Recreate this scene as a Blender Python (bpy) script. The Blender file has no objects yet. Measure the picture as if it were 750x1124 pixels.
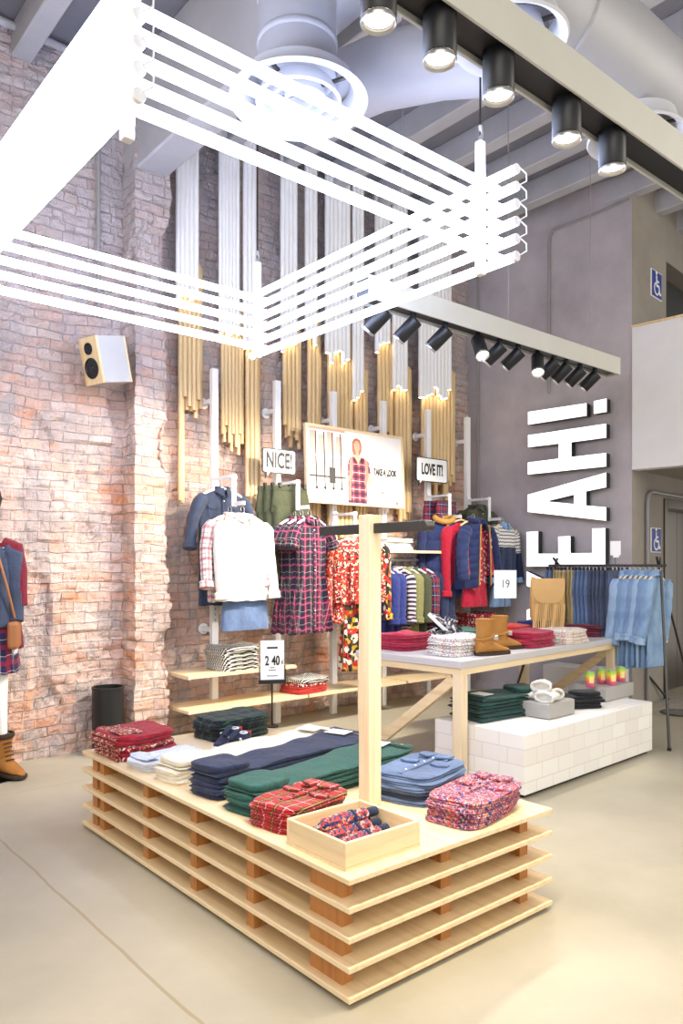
import bpy, bmesh, math, random
from mathutils import Vector, Matrix, noise

PI = math.pi
rad = math.radians
rnd = random.Random(7)
SC = bpy.context.scene
COL = SC.collection

# ------------------------------------------------------------------ camera, world, lights, exposure
FPX, HORIZ, CAMZ, YAW = 833.0, 620.0, 1.5, rad(49.8)
cam_d = bpy.data.cameras.new('camera')
cam = bpy.data.objects.new('camera', cam_d)
COL.objects.link(cam)
cam.location = (0, 0, CAMZ)
cam.rotation_euler = (PI / 2, 0, YAW - PI / 2)
cam_d.sensor_fit = 'VERTICAL'
cam_d.sensor_height = 24.0
cam_d.lens = FPX / 1124 * 24.0
cam_d.shift_y = (HORIZ - 562) / 1124
cam_d.clip_end = 200
SC.camera = cam

w = bpy.data.worlds.new('world')
SC.world = w
w.use_nodes = True
w.node_tree.nodes['Background'].inputs[0].default_value = (1.0, 0.97, 0.93, 1)
w.node_tree.nodes['Background'].inputs[1].default_value = 1.0

SC.view_settings.view_transform = 'Standard'
SC.view_settings.look = 'None'
SC.view_settings.exposure = 0.27
SC.view_settings.gamma = 1.0
SC.view_settings.use_curve_mapping = False
SC.cycles.use_denoising = True
SC.cycles.max_bounces = 6
SC.cycles.sample_clamp_indirect = 6


def area_light(name, loc, size, energy, color, target):
    d = bpy.data.lights.new(name, 'AREA')
    d.shape = 'RECTANGLE'
    d.size, d.size_y = size
    d.energy = energy
    d.color = color
    o = bpy.data.objects.new(name, d)
    COL.objects.link(o)
    o.location = loc
    o.rotation_euler = (Vector(target) - Vector(loc)).to_track_quat('-Z', 'Y').to_euler()
    return o


# unseen area lamps: ceiling lamps of the rest of the shop, then an added fill
area_light('shop_ceiling_lamp', (-1.2, -1.5, 4.2), (3.5, 3.5), 110, (1.0, 0.93, 0.82), (2.2, 2.2, 0))
area_light('shop_ceiling_lamp', (6.5, -1.0, 3.9), (3.0, 2.5), 100, (1.0, 0.93, 0.82), (6.3, 3.5, 0.2))
area_light('shop_ceiling_lamp', (-0.6, 3.0, 3.5), (1.2, 1.2), 32, (1.0, 0.92, 0.8), (4.8, 6.0, 0.9))  # fill added left of frame to brighten the brick right of the pilaster
NEON = 11.5
SPOT_COL = (1.0, 0.89, 0.73)

FWD = Vector((math.cos(YAW), math.sin(YAW), 0))
RGT = Vector((math.sin(YAW), -math.cos(YAW), 0))
EYE = Vector((0, 0, CAMZ))


def ray(px, py):
    return FWD + RGT * ((px - 375) / FPX) + Vector((0, 0, (HORIZ - py) / FPX))


def on_z(px, py, z):
    r = ray(px, py)
    return EYE + r * ((z - CAMZ) / r.z)


def on_y(px, py, y):
    r = ray(px, py)
    return EYE + r * (y / r.y)


def on_plane(px, py, p, n):
    r = ray(px, py)
    return EYE + r * ((Vector(p) - EYE).dot(n) / r.dot(n))


def at_depth(px, py, d):
    return EYE + ray(px, py) * d


# ------------------------------------------------------------------ materials
def lin(c):
    if isinstance(c, str):
        c = [int(c[i:i + 2], 16) / 255 for i in (0, 2, 4)]
    return tuple(x / 12.92 if x <= 0.04045 else ((x + 0.055) / 1.055) ** 2.4 for x in c[:3]) + (1,)


class NT:
    def __init__(s, name):
        s.m = bpy.data.materials.new(name)
        s.m.use_nodes = True
        s.t = s.m.node_tree
        s.b = s.t.nodes['Principled BSDF']

    def n(s, typ, **kw):
        nd = s.t.nodes.new(typ)
        for k, v in kw.items():
            setattr(nd, k, v)
        return nd

    def put(s, sock, v):
        if hasattr(v, 'is_linked') or hasattr(v, 'links'):
            s.t.links.new(v, sock)
        else:
            sock.default_value = v

    def math(s, op, a, b=None, c=None):
        nd = s.n('ShaderNodeMath', operation=op)
        s.put(nd.inputs[0], a)
        if b is not None:
            s.put(nd.inputs[1], b)
        if c is not None:
            s.put(nd.inputs[2], c)
        return nd.outputs[0]

    def mix(s, f, a, b, blend='MIX'):
        nd = s.n('ShaderNodeMix', data_type='RGBA', blend_type=blend)
        s.put(nd.inputs[0], f)
        s.put(nd.inputs[6], a)
        s.put(nd.inputs[7], b)
        return nd.outputs[2]

    def coords(s, kind='UV'):
        return s.n('ShaderNodeTexCoord').outputs[kind]

    def mapping(s, vec, scale=(1, 1, 1), rot=(0, 0, 0)):
        nd = s.n('ShaderNodeMapping')
        s.put(nd.inputs[0], vec)
        nd.inputs['Scale'].default_value = scale
        nd.inputs['Rotation'].default_value = rot
        return nd.outputs[0]

    def noise(s, vec, scale, detail=3, rough=0.55):
        nd = s.n('ShaderNodeTexNoise')
        s.put(nd.inputs['Vector'], vec)
        nd.inputs['Scale'].default_value = scale
        nd.inputs['Detail'].default_value = detail
        nd.inputs['Roughness'].default_value = rough
        return nd.outputs[0]

    def voro(s, vec, scale, feature='F1', out='Distance'):
        nd = s.n('ShaderNodeTexVoronoi', feature=feature)
        s.put(nd.inputs['Vector'], vec)
        nd.inputs['Scale'].default_value = scale
        return nd.outputs[out]

    def ramp(s, fac, stops, const=False):
        nd = s.n('ShaderNodeValToRGB')
        cr = nd.color_ramp
        if const:
            cr.interpolation = 'CONSTANT'
        while len(cr.elements) < len(stops):
            cr.elements.new(0.5)
        for e, (p, c) in zip(cr.elements, stops):
            e.position = p
            e.color = c if len(c) == 4 and not isinstance(c, str) else lin(c)
        s.put(nd.inputs[0], fac)
        return nd.outputs[0]

    def xyz(s, vec):
        nd = s.n('ShaderNodeSeparateXYZ')
        s.put(nd.inputs[0], vec)
        return nd.outputs

    def bump(s, h, strength, dist=0.01):
        nd = s.n('ShaderNodeBump')
        nd.inputs['Strength'].default_value = strength
        nd.inputs['Distance'].default_value = dist
        s.put(nd.inputs['Height'], h)
        s.t.links.new(nd.outputs[0], s.b.inputs['Normal'])

    def done(s, color, rough=0.6, metal=0.0, spec=None):
        s.put(s.b.inputs['Base Color'], color)
        s.b.inputs['Roughness'].default_value = rough
        s.b.inputs['Metallic'].default_value = metal
        if spec is not None:
            s.b.inputs['Specular IOR Level'].default_value = spec
        return s.m


def plain(name, c, rough=0.5, metal=0.0, var=0.06, scale=6, bump=0.0):
    k = NT(name)
    o = k.coords('Object')
    nz = k.noise(o, scale)
    c = lin(c)
    lo = tuple(x * (1 - var) for x in c[:3]) + (1,)
    hi = tuple(min(1, x * (1 + var)) for x in c[:3]) + (1,)
    if bump:
        k.bump(k.noise(o, 120), bump, 0.003)
    return k.done(k.mix(nz, lo, hi), rough, metal)


def glow(name, c, strength):
    k = NT(name)
    k.put(k.b.inputs['Base Color'], lin(c))
    k.b.inputs['Emission Color'].default_value = lin(c)
    k.b.inputs['Emission Strength'].default_value = strength
    return k.m


def cloth_finish(k, col, rough=0.85, weave=0.25):
    uv = k.coords()
    nz = k.noise(uv, 14, 4)
    col = k.mix(k.math('MULTIPLY', nz, 0.35), col, k.mix(1.0, col, (0.62, 0.62, 0.66, 1), 'MULTIPLY'))
    h = k.math('ADD', k.math('MULTIPLY', k.noise(uv, 380, 2), weave), k.math('ADD', k.math('MULTIPLY', nz, 1.0), k.math('MULTIPLY', k.noise(k.mapping(uv, (1.6, 0.8, 1)), 6, 5, 0.6), 1.6)))
    k.bump(h, 0.6, 0.016)
    k.b.inputs['Sheen Weight'].default_value = 0.15
    return k.done(col, rough, 0, 0.2)


def fabric(name, c, c2=None, scale=60):
    k = NT(name)
    col = lin(c)
    if c2:
        f = k.ramp(k.noise(k.coords(), scale, 4), [(0.4, (0, 0, 0, 1)), (0.62, (1, 1, 1, 1))])
        nd = k.mix(f, lin(c), lin(c2))
        col = nd
    else:
        col = k.mix(0.0, lin(c), lin(c))
    return cloth_finish(k, col)


def plaid(name, base, period, ustripes, vstripes=None, strength=0.75):
    k = NT(name)
    uv = k.xyz(k.coords())
    col = k.mix(0.0, lin(base), lin(base))
    for ax, stripes in ((0, ustripes), (1, vstripes or ustripes)):
        fr = k.math('FRACT', k.math('DIVIDE', k.math('ADD', uv[ax], 50.0 * period), period))
        for off, wd, c, *st in stripes:
            f = k.math('MULTIPLY', k.math('COMPARE', fr, off, wd / 2), st[0] if st else strength)
            col = k.mix(f, col, lin(c))
    return cloth_finish(k, col)


def stripes(name, a, b, period, duty=0.5, axis=1, wob=0.0):
    k = NT(name)
    vec = k.coords()
    uv = k.xyz(vec)
    v = uv[axis]
    if wob:
        v = k.math('ADD', v, k.math('MULTIPLY', k.noise(vec, 9), wob))
    fr = k.math('FRACT', k.math('DIVIDE', k.math('ADD', v, 50.0 * period), period))
    return cloth_finish(k, k.mix(k.math('COMPARE', fr, duty / 2, duty / 2), lin(a), lin(b)))


def floral(name, cols, scale):
    k = NT(name)
    vec = k.coords()
    vec2 = k.n('ShaderNodeVectorMath', operation='ADD')
    k.put(vec2.inputs[0], vec)
    nz = k.n('ShaderNodeTexNoise')
    k.put(nz.inputs['Vector'], vec)
    nz.inputs['Scale'].default_value = scale * 0.7
    sc = k.n('ShaderNodeVectorMath', operation='SCALE')
    k.put(sc.inputs[0], nz.outputs[1])
    sc.inputs['Scale'].default_value = 0.9 / scale
    k.put(vec2.inputs[1], sc.outputs[0])
    cell = k.voro(vec2.outputs[0], scale, out='Color')
    r = k.xyz(cell)[0]
    n = len(cols)
    return cloth_finish(k, k.ramp(r, [(i / n, c) for i, c in enumerate(cols)], True))


def denim(name, c, c2, hl=0.16):
    k = NT(name)
    uv = k.coords()
    f = k.ramp(k.noise(uv, 5, 3), [(0.35, (0, 0, 0, 1)), (0.7, (1, 1, 1, 1))])
    col = k.mix(f, lin(c), lin(c2))
    col = k.mix(k.math('MULTIPLY', k.noise(k.mapping(uv, (500, 120, 1)), 1, 1), hl), col, lin('dfe6ee'))
    return cloth_finish(k, col)


def wood(name, light, dark, axis, scale=1.0, rough=0.45):
    k = NT(name)
    o = k.coords('Object')
    sc = [26 * scale] * 3
    sc[axis] = 1.3 * scale
    g = k.noise(k.mapping(o, tuple(sc)), 1.0, 5, 0.6)
    col = k.ramp(g, [(0.28, dark), (0.52, light), (0.75, light)])
    k.bump(g, 0.08, 0.004)
    return k.done(col, rough)


M = {}
M['woodx'] = wood('birch_ply_x', 'ecd5ac', 'dcbf90', 0)
M['woody'] = wood('birch_ply_y', 'ecd5ac', 'dcbf90', 1)
M['woodz'] = wood('birch_ply_z', 'efdcba', 'e2c79b', 2)
M['block'] = wood('spacer_wood', 'b87c42', '9a6230', 2)
M['dowel'] = wood('dowel_wood', 'e3c795', 'cda76c', 2)
M['white'] = plain('white_paint', 'f2f2f2', 0.45)
M['offwhite'] = plain('cream_metal', 'c4c3ba', 0.5)
M['black'] = plain('black_metal', '17181b', 0.45)
M['darksteel'] = plain('dark_steel', '4c4a48', 0.4, 0.6)
M['chrome'] = plain('steel', 'c9c9c9', 0.3, 0.8)
M['grayblock'] = plain('grey_tray', 'a9a6a0', 0.6, bump=0.1)
M['neon'] = glow('neon_tube', 'd3dfff', NEON)
M['lens'] = glow('lamp_lens', 'fff3e0', 5.0)
M['led'] = glow('led_glow', 'ffe0b0', 14.0)
M['litface'] = glow('lit_letter_face', 'fbfdff', 0.9)
M['paper'] = plain('white_card', 'f6f6f4', 0.6, var=0.01)
M['ink'] = plain('black_ink', '222222', 0.6)
M['greyink'] = plain('grey_ink', '6a6a6a', 0.6)
M['blue'] = plain('sign_blue', '2b3f98', 0.5)
M['duct'] = plain('painted_duct', 'a9a9ae', 0.5, 0.1)
M['diffuser'] = plain('diffuser_paint', 'c9cacf', 0.5)
M['pipe'] = plain('painted_pipe', '8f8b8a', 0.5)
M['mann'] = plain('mannequin_white', 'ecebe6', 0.4)
M['hair'] = plain('dark_felt', '2a2523', 0.9)
M['fur'] = plain('tan_fur', 'b48a48', 1.0, var=0.4, scale=60, bump=1.0)
M['boot'] = plain('tan_suede', 'a87434', 0.85, var=0.2, scale=14, bump=0.3)
M['boot2'] = plain('brown_suede', '9a6428', 0.85, var=0.2, scale=14, bump=0.3)
M['sole'] = plain('dark_rubber', '3a2a20', 0.8)
M['bag'] = plain('tan_leather', 'cda468', 0.7, var=0.1)
M['glass'] = NT('clear_glass').m
_g = M['glass'].node_tree.nodes['Principled BSDF']
_g.inputs['Transmission Weight'].default_value = 1.0
_g.inputs['IOR'].default_value = 1.2
_g.inputs['Roughness'].default_value = 0.05
_g.inputs['Base Color'].default_value = (0.85, 0.95, 0.92, 1)
# clothes
M['redknit'] = fabric('red_knit', '9d1f2f', 'b02a3a', 30)
M['tribal'] = floral('red_tribal_knit', ['9d1f2f', 'd27a3a', 'e4d3c2', '9d1f2f', '6a2030', '9d1f2f'], 90)
M['bluewhite'] = stripes('pale_blue_stripe', 'eef1f8', 'ccd6ee', 0.006)
M['cream'] = fabric('cream_cotton', 'f1e8d2')
M['navy'] = fabric('navy_cotton', '2c3654', '27304b')
M['green'] = fabric('green_cotton', '2a5f56', '255349')
M['dgreen'] = fabric('dark_green_cotton', '1f4a44', '1a403b')
M['redplaid'] = plaid('red_tartan', 'ba2a2c', 0.10, [(0.3, 0.22, '243a2e', .65), (0.3, 0.03, 'e5c04a', .8), (0.75, 0.03, 'f2ece0', .8), (0.62, 0.06, '243055', .6)])
M['blackwatch'] = plaid('green_navy_tartan', '1c2436', 0.09, [(0.3, 0.3, '1d3a33', .7), (0.3, 0.04, '5f8f4a', .7), (0.8, 0.05, '0e1118', .8)])
M['denim'] = denim('mid_denim', '3c5580', '5c7aa6')
M['ldenim'] = denim('light_denim', '6388b4', '8fb0d0')
M['ldenim2'] = denim('faded_denim', '51769f', '7da0c4')
M['ldenim3'] = denim('washed_denim', '7c9fc4', 'a9c4dc')
M['dkdenim'] = denim('dark_denim', '212a40', '323e58', 0.06)
M['indigo'] = denim('indigo_denim', '24304e', '3a4a70')
M['floral'] = floral('small_floral', ['c8505a', '2f3c6e', 'e3b6b0', 'b03a58', '4c5796', 'd98a6a'], 150)
M['umb'] = floral('umbrella_floral', ['2f3f6a', 'd8584a', 'e8b49a', '38507f', 'c23c44', '2b365c'], 120)
M['whitejacket'] = fabric('white_twill', 'f0ebe0')
M['dressplaid'] = plaid('purple_tartan', '271f38', 0.115, [(0.25, 0.20, 'a83050', .45), (0.25, 0.03, 'e0a0b0', .5), (0.7, 0.035, 'c9bf98', .55), (0.52, 0.10, '1f2340', .5)])
M['shirtplaid'] = plaid('red_white_plaid', 'e6ddd8', 0.09, [(0.3, 0.30, 'b03a44', .55), (0.3, 0.05, '3a3f55', .6), (0.8, 0.10, '6f7888', .5)])
M['scarfred'] = floral('red_ethnic_print', ['bf3328', 'bf3328', 'ece2d4', 'bf3328', '2a2626', 'c9402f', 'e9b08a', 'bf3328'], 75)
M['scarfmix'] = floral('mixed_ethnic_print', ['28241f', 'c9a52a', 'bf3328', 'e8dcc8', '28241f', 'bf3328', '4a3a2a'], 26)
M['olive'] = fabric('olive_cotton', '4e523c', '464a36')
M['lolive'] = fabric('light_olive_cotton', '8a8a5a', '7d7d50')
M['bwstripe'] = stripes('black_white_stripe', 'f3efe4', '2b2a2c', 0.022, 0.55, 1, 0.012)
M['redstripe'] = floral('red_print', ['b9322c', 'efe6dc', 'b9322c', '2b2a2c'], 100)
M['coral'] = fabric('coral_red', 'c23c34')
M['berry'] = fabric('berry_knit', 'b3294a', 'a32342', 40)
M['burg'] = fabric('burgundy_cotton', '7c2338', '6c1d31', 40)
M['dotwhite'] = floral('white_dotted_knit', ['f0ece6', 'f0ece6', 'eae2dc', 'f0ece6', 'c9908f', '8d98a2', 'f0ece6'], 130)
M['offknit'] = floral('cream_dotted_knit', ['f3ecdf', 'f3ecdf', 'eee6d8', 'f3ecdf', 'd9a9a0'], 110)
M['royal'] = fabric('royal_blue_knit', '2c3676', '323e84', 30)
M['navyknit'] = fabric('navy_knit', '29304e', '313a5c', 50)
M['puffer'] = fabric('navy_padded', '27315a', '2d3964', 10)
M['redsw'] = fabric('crimson_knit', 'b8213c', 'a81c36', 40)
M['rednordic'] = floral('red_nordic_knit', ['c02a40', 'c02a40', 'b82640', 'c02a40', 'c02a40', 'eee0dc', 'c02a40', 'c02a40'], 45)
M['khaki'] = fabric('khaki_cotton', 'c4b283', 'b8a676', 20)
M['blackcot'] = fabric('black_cotton', '202226', '191a1e')
M['whiteknit'] = fabric('white_wool', 'ece9e0', 'dedbd0', 80)
M['multi'] = stripes('navy_pink_stripe', '2c2f4a', 'd9c3c6', 0.045, 0.5)
M['skirtplaid'] = plaid('dark_plaid_skirt', '2a2a4a', 0.10, [(0.3, 0.28, '9a2438', .6), (0.75, 0.04, 'd9d0d0', .55)])
M['khplaid'] = plaid('khaki_red_plaid', '5c5a3e', 0.10, [(0.3, 0.30, 'a8303a', .6), (0.75, 0.05, '2a2a2a', .55)])
M['burgcoat'] = fabric('burgundy_wool', '6e1a28', '7a2030', 60)
M['leather'] = plain('brown_leather', '9a6238', 0.5)
M['sneaker'] = fabric('navy_canvas', '242c46')
M['greysneak'] = floral('grey_print_canvas', ['4a4a4e', '6a6a6e', 'c9c9c9', '3c3c40'], 50)
M['rubber'] = plain('white_rubber', 'e9e9ea', 0.6)
M['reddetail'] = plain('red_heel', 'c23a40', 0.6)
M['flap'] = plain('grey_cord', '8d8d92', 0.6)


def fair_isle():
    k = NT('fair_isle_knit')
    vec = k.coords()
    uv = k.xyz(vec)
    z = uv[1]
    zig = k.math('MULTIPLY', k.math('ABSOLUTE', k.math('SUBTRACT', k.math('FRACT', k.math('MULTIPLY', uv[0], 40)), 0.5)), 0.02)
    band = k.math('FRACT', k.math('MULTIPLY', k.math('ADD', z, zig), 26))
    pat = k.mix(k.math('COMPARE', band, 0.5, 0.17), lin('ece6dc'), lin('4a4e5e'))
    yoke = k.math('GREATER_THAN', z, -0.27)
    return cloth_finish(k, k.mix(yoke, lin('27304e'), pat))


M['fair'] = fair_isle()


# ------------------------------------------------------------------ mesh building
class MB:
    def __init__(s):
        s.v, s.f, s.u = [], [], []

    def face(s, idx, uv=None):
        s.f.append(tuple(idx))
        s.u.append(uv)

    def box(s, x0, x1, y0, y1, z0, z1, mat=None):
        b = len(s.v)
        for z in (z0, z1):
            for x, y in ((x0, y0), (x1, y0), (x1, y1), (x0, y1)):
                p = Vector((x, y, z))
                s.v.append(mat @ p if mat else p)
        for q in ((3, 2, 1, 0), (4, 5, 6, 7), (0, 1, 5, 4), (1, 2, 6, 5), (2, 3, 7, 6), (3, 0, 4, 7)):
            s.face([b + i for i in q])
        return s

    def cbox(s, c, size, rz=0, ry=0, rx=0):
        m = Matrix.Translation(Vector(c)) @ Matrix.Rotation(rz, 4, 'Z') @ Matrix.Rotation(ry, 4, 'Y') @ Matrix.Rotation(rx, 4, 'X')
        a, b, c_ = (x / 2 for x in size)
        return s.box(-a, a, -b, b, -c_, c_, m)

    def bar(s, p0, p1, wd, ht, up=(0, 0, 1)):
        p0, p1 = Vector(p0), Vector(p1)
        d = p1 - p0
        L = d.length
        d.normalize()
        up = Vector(up)
        if abs(d.dot(up)) > 0.99:
            up = Vector((0, 1, 0))
        sd = up.cross(d).normalized()
        u2 = d.cross(sd)
        m = Matrix((sd, d, u2)).transposed().to_4x4()
        m.translation = p0
        return s.box(-wd / 2, wd / 2, 0, L, -ht / 2, ht / 2, m)

    def tube(s, pts, r, n=10, caps=True, closed=False, flat=1.0):
        pts = [Vector(p) for p in pts]
        rs = r if isinstance(r, (list, tuple)) else [r] * len(pts)
        b = len(s.v)
        t0 = None
        L = 0
        side = None
        lens = []
        for i, p in enumerate(pts):
            if closed:
                t = pts[(i + 1) % len(pts)] - pts[i - 1]
            else:
                t = pts[min(i + 1, len(pts) - 1)] - pts[max(i - 1, 0)]
            t.normalize()
            if side is None:
                side = Vector((0, 0, 1)).cross(t)
                if side.length < 0.05:
                    side = Vector((1, 0, 0))
            side = (side - t * side.dot(t)).normalized()
            up = t.cross(side)
            if i:
                L += (p - pts[i - 1]).length
            lens.append(L)
            for k in range(n):
                a = 2 * PI * k / n
                s.v.append(p + side * math.cos(a) * rs[i] + up * math.sin(a) * rs[i] * flat)
        m = len(pts)
        per = 2 * PI * max(rs)
        for i in range(m if closed else m - 1):
            j = (i + 1) % m
            for k in range(n):
                k2 = (k + 1) % n
                u0, u1 = per * k / n, per * (k + 1) / n
                s.face((b + i * n + k, b + i * n + k2, b + j * n + k2, b + j * n + k),
                       [(u0, -lens[i]), (u1, -lens[i]), (u1, -lens[j]), (u0, -lens[j])])
        if caps and not closed:
            s.face([b + k for k in reversed(range(n))])
            s.face([b + (m - 1) * n + k for k in range(n)])
        return s

    def lathe(s, prof, n=24, c=(0, 0, 0), mat=None, capped=True):
        b = len(s.v)
        c = Vector(c)
        for r, z in prof:
            for k in range(n):
                a = 2 * PI * k / n
                p = Vector((r * math.cos(a), r * math.sin(a), z))
                s.v.append((mat @ p if mat else p) + c)
        for i in range(len(prof) - 1):
            for k in range(n):
                k2 = (k + 1) % n
                s.face((b + i * n + k, b + i * n + k2, b + (i + 1) * n + k2, b + (i + 1) * n + k))
        if capped:
            if prof[0][0] > 1e-5:
                s.face([b + k for k in reversed(range(n))])
            if prof[-1][0] > 1e-5:
                s.face([b + (len(prof) - 1) * n + k for k in range(n)])
        return s

    def prism(s, poly, d0, d1, mat=None):
        b = len(s.v)
        n = len(poly)
        ar = sum(poly[i][0] * poly[(i + 1) % n][1] - poly[(i + 1) % n][0] * poly[i][1] for i in range(n))
        if ar < 0:
            poly = poly[::-1]
        for d in (d0, d1):
            for x, y in poly:
                p = Vector((x, y, d))
                s.v.append(mat @ p if mat else p)
        s.face([b + i for i in reversed(range(n))])
        s.face([b + n + i for i in range(n)])
        for i in range(n):
            j = (i + 1) % n
            s.face((b + i, b + j, b + n + j, b + n + i))
        return s

    def rings(s, rings, uvs=None, cap0=True, cap1=True):
        """rings: list of equally long lists of Vectors (closed loops)"""
        b = len(s.v)
        n = len(rings[0])
        for rg in rings:
            s.v.extend(rg)
        for i in range(len(rings) - 1):
            for k in range(n):
                k2 = (k + 1) % n
                uv = None
                if uvs:
                    a, c = uvs[i], uvs[i + 1]
                    uv = [a[k], a[k + 1], c[k + 1], c[k]]
                s.face((b + i * n + k, b + i * n + k2, b + (i + 1) * n + k2, b + (i + 1) * n + k), uv)
        if cap0:
            s.face([b + k for k in reversed(range(n))])
        if cap1:
            s.face([b + (len(rings) - 1) * n + k for k in range(n)])
        return s

    def sheet(s, fn, nu, nv, th=0.004, uvs=(1, 1)):
        """thin closed sheet following fn(u,v)->Vector, thickness th along -normal estimate"""
        b = len(s.v)
        P = [[Vector(fn(i / nu, j / nv)) for j in range(nv + 1)] for i in range(nu + 1)]
        N = [[None] * (nv + 1) for _ in range(nu + 1)]
        for i in range(nu + 1):
            for j in range(nv + 1):
                du = P[min(i + 1, nu)][j] - P[max(i - 1, 0)][j]
                dv = P[i][min(j + 1, nv)] - P[i][max(j - 1, 0)]
                nn = du.cross(dv)
                N[i][j] = nn.normalized() if nn.length > 1e-9 else Vector((0, 0, 1))
        W = nv + 1
        for i in range(nu + 1):
            for j in range(nv + 1):
                s.v.append(P[i][j])
        o = (nu + 1) * W
        for i in range(nu + 1):
            for j in range(nv + 1):
                s.v.append(P[i][j] - N[i][j] * th)
        for i in range(nu):
            for j in range(nv):
                q = (i * W + j, (i + 1) * W + j, (i + 1) * W + j + 1, i * W + j + 1)
                uv = [(i / nu * uvs[0], j / nv * uvs[1]), ((i + 1) / nu * uvs[0], j / nv * uvs[1]),
                      ((i + 1) / nu * uvs[0], (j + 1) / nv * uvs[1]), (i / nu * uvs[0], (j + 1) / nv * uvs[1])]
                s.face([b + x for x in q], uv)
                s.face([b + o + x for x in reversed(q)], uv[::-1])
        edge = [(i, 0) for i in range(nu)] + [(nu, j) for j in range(nv)] + [(i, nv) for i in range(nu, 0, -1)] + [(0, j) for j in range(nv, 0, -1)]
        for (a0, a1), (b0, b1) in zip(edge, edge[1:] + edge[:1]):
            p, q = b + a0 * W + a1, b + b0 * W + b1
            s.face((q, p, p + o, q + o))
        return s

    def build(s, name, mat, parent=None, bevel=0.0, smooth=False, seg=1):
        me = bpy.data.meshes.new(name)
        me.from_pydata([tuple(v) for v in s.v], [], s.f)
        lay = me.uv_layers.new(name='UVMap')
        for p, uv in zip(me.polygons, s.u):
            if uv:
                for li, q in zip(p.loop_indices, uv):
                    lay.data[li].uv = q
            else:
                n = p.normal
                ax = max(range(3), key=lambda i: abs(n[i]))
                for li in p.loop_indices:
                    c = me.vertices[me.loops[li].vertex_index].co
                    lay.data[li].uv = (c[1], c[2]) if ax == 0 else (c[0], c[2]) if ax == 1 else (c[0], c[1])
        if bevel or smooth:
            bm = bmesh.new()
            bm.from_mesh(me)
            if bevel:
                es = [e for e in bm.edges if len(e.link_faces) == 2 and e.calc_face_angle() > rad(35)]
                bmesh.ops.bevel(bm, geom=es, offset=bevel, segments=seg, affect='EDGES', profile=0.5)
            if smooth:
                for f in bm.faces:
                    f.smooth = True
                for e in bm.edges:
                    if len(e.link_faces) == 2 and e.calc_face_angle() > rad(50):
                        e.smooth = False
            bm.to_mesh(me)
            bm.free()
        if mat:
            me.materials.append(M[mat] if isinstance(mat, str) else mat)
        o = bpy.data.objects.new(name, me)
        COL.objects.link(o)
        if parent:
            o.parent = parent
        return o


def tag(o, label=None, cat=None, group=None, kind=None):
    if label:
        o['label'] = label
    if cat:
        o['category'] = cat
    if group:
        o['group'] = group
    if kind:
        o['kind'] = kind
    return o


def thing(name, label, cat, loc=(0, 0, 0), rz=0, group=None, rot=None):
    o = bpy.data.objects.new(name, None)
    o.empty_display_size = 0.1
    COL.objects.link(o)
    o.location = loc
    o.rotation_euler = rot if rot else (0, 0, rz)
    return tag(o, label, cat, group)


def struct(o):
    o['kind'] = 'structure'
    return o


KIDS = {}


def copy_tree(src, loc, rz=None, label=None, group=None, scale=None, rot=None):
    def rec(o, par):
        c = o.copy()
        COL.objects.link(c)
        c.parent = par
        for ch in [x for x in o.children]:
            rec(ch, c)
        return c
    c = rec(src, None)
    c.location = loc
    if rz is not None:
        c.rotation_euler = (0, 0, rz)
    if rot is not None:
        c.rotation_euler = rot
    if scale:
        c.scale = scale
    if label:
        c['label'] = label
    if group:
        c['group'] = group
    return c


_fonts = {}


def text(name, s, size, mat, parent, loc, rot, sx=1.0, bold=0.0, align='CENTER', ext=0.0012):
    cu = bpy.data.curves.new(name, 'FONT')
    cu.body = s
    cu.size = size
    cu.align_x = align
    cu.align_y = 'CENTER'
    cu.extrude = ext
    cu.offset = bold
    cu.materials.append(M[mat])
    o = bpy.data.objects.new(name, cu)
    COL.objects.link(o)
    o.parent = parent
    o.location = loc
    o.rotation_euler = rot
    o.scale = (sx, 1, 1)
    return o


# ------------------------------------------------------------------ garments
def folded_mb(wd, dp, t, layers=2, seed=0, wr=1.0, n=44, ex=5.0, fold=True):
    rg, uvs = [], []
    prof = [(0.02, 1), (0.3, 1), (0.55, 1), (0.75, 0.995), (0.88, 0.98), (0.95, 0.94)]
    for j in range(layers):
        z1, z0 = 1 - j / layers, 1 - (j + 1) / layers
        h = z1 - z0
        prof += [(0.985, z1 - 0.14 * h - 0.04), (1.0, z0 + 0.55 * h), (0.985, z0 + 0.2 * h), (0.965, z0 + 0.02 * h)]
    prof += [(0.9, 0), (0.02, 0)]
    for (sc, zz) in prof:
        r, u = [], []
        for k in range(n + 1):
            a = 2 * PI * k / n
            ca, sa = math.cos(a), math.sin(a)
            q = (abs(ca) ** ex + abs(sa) ** ex) ** (-1 / ex)
            ox, oy = ca * q, sa * q
            jit = 1 + 0.06 * noise.noise(Vector((ca * 1.5 + seed * 3.1, sa * 1.5, zz * 1.5)))
            x, y = ox * sc * wd / 2 * jit, oy * sc * dp / 2 * jit
            z = zz * t
            if zz > 0.9:
                z += wr * t * 0.5 * noise.noise(Vector((x * 9 + seed * 5, y * 9, seed))) * min(1, zz * 4 - 3)
                z += wr * 0.003 * noise.noise(Vector((x * 30, y * 30 + seed, 3)))
                if fold and sc < 0.96:     # the soft ridge of the sleeve folded underneath
                    z += 0.12 * t * (math.tanh((abs(x) / wd - 0.24) * 26))
            k2 = (t - z)
            if k < n:
                r.append(Vector((x, y, z)))
            u.append((x + ca * k2 * 0.8, y + sa * k2 * 0.9))
        rg.append(r)
        uvs.append(u)
    m = MB()
    m.rings(rg[::-1], uvs[::-1])
    return m


ORD = ['topmost', 'second-from-top', 'third-from-top', 'fourth-from-top', 'fifth-from-top', 'sixth-from-top', 'seventh-from-top', 'eighth-from-top']


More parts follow.
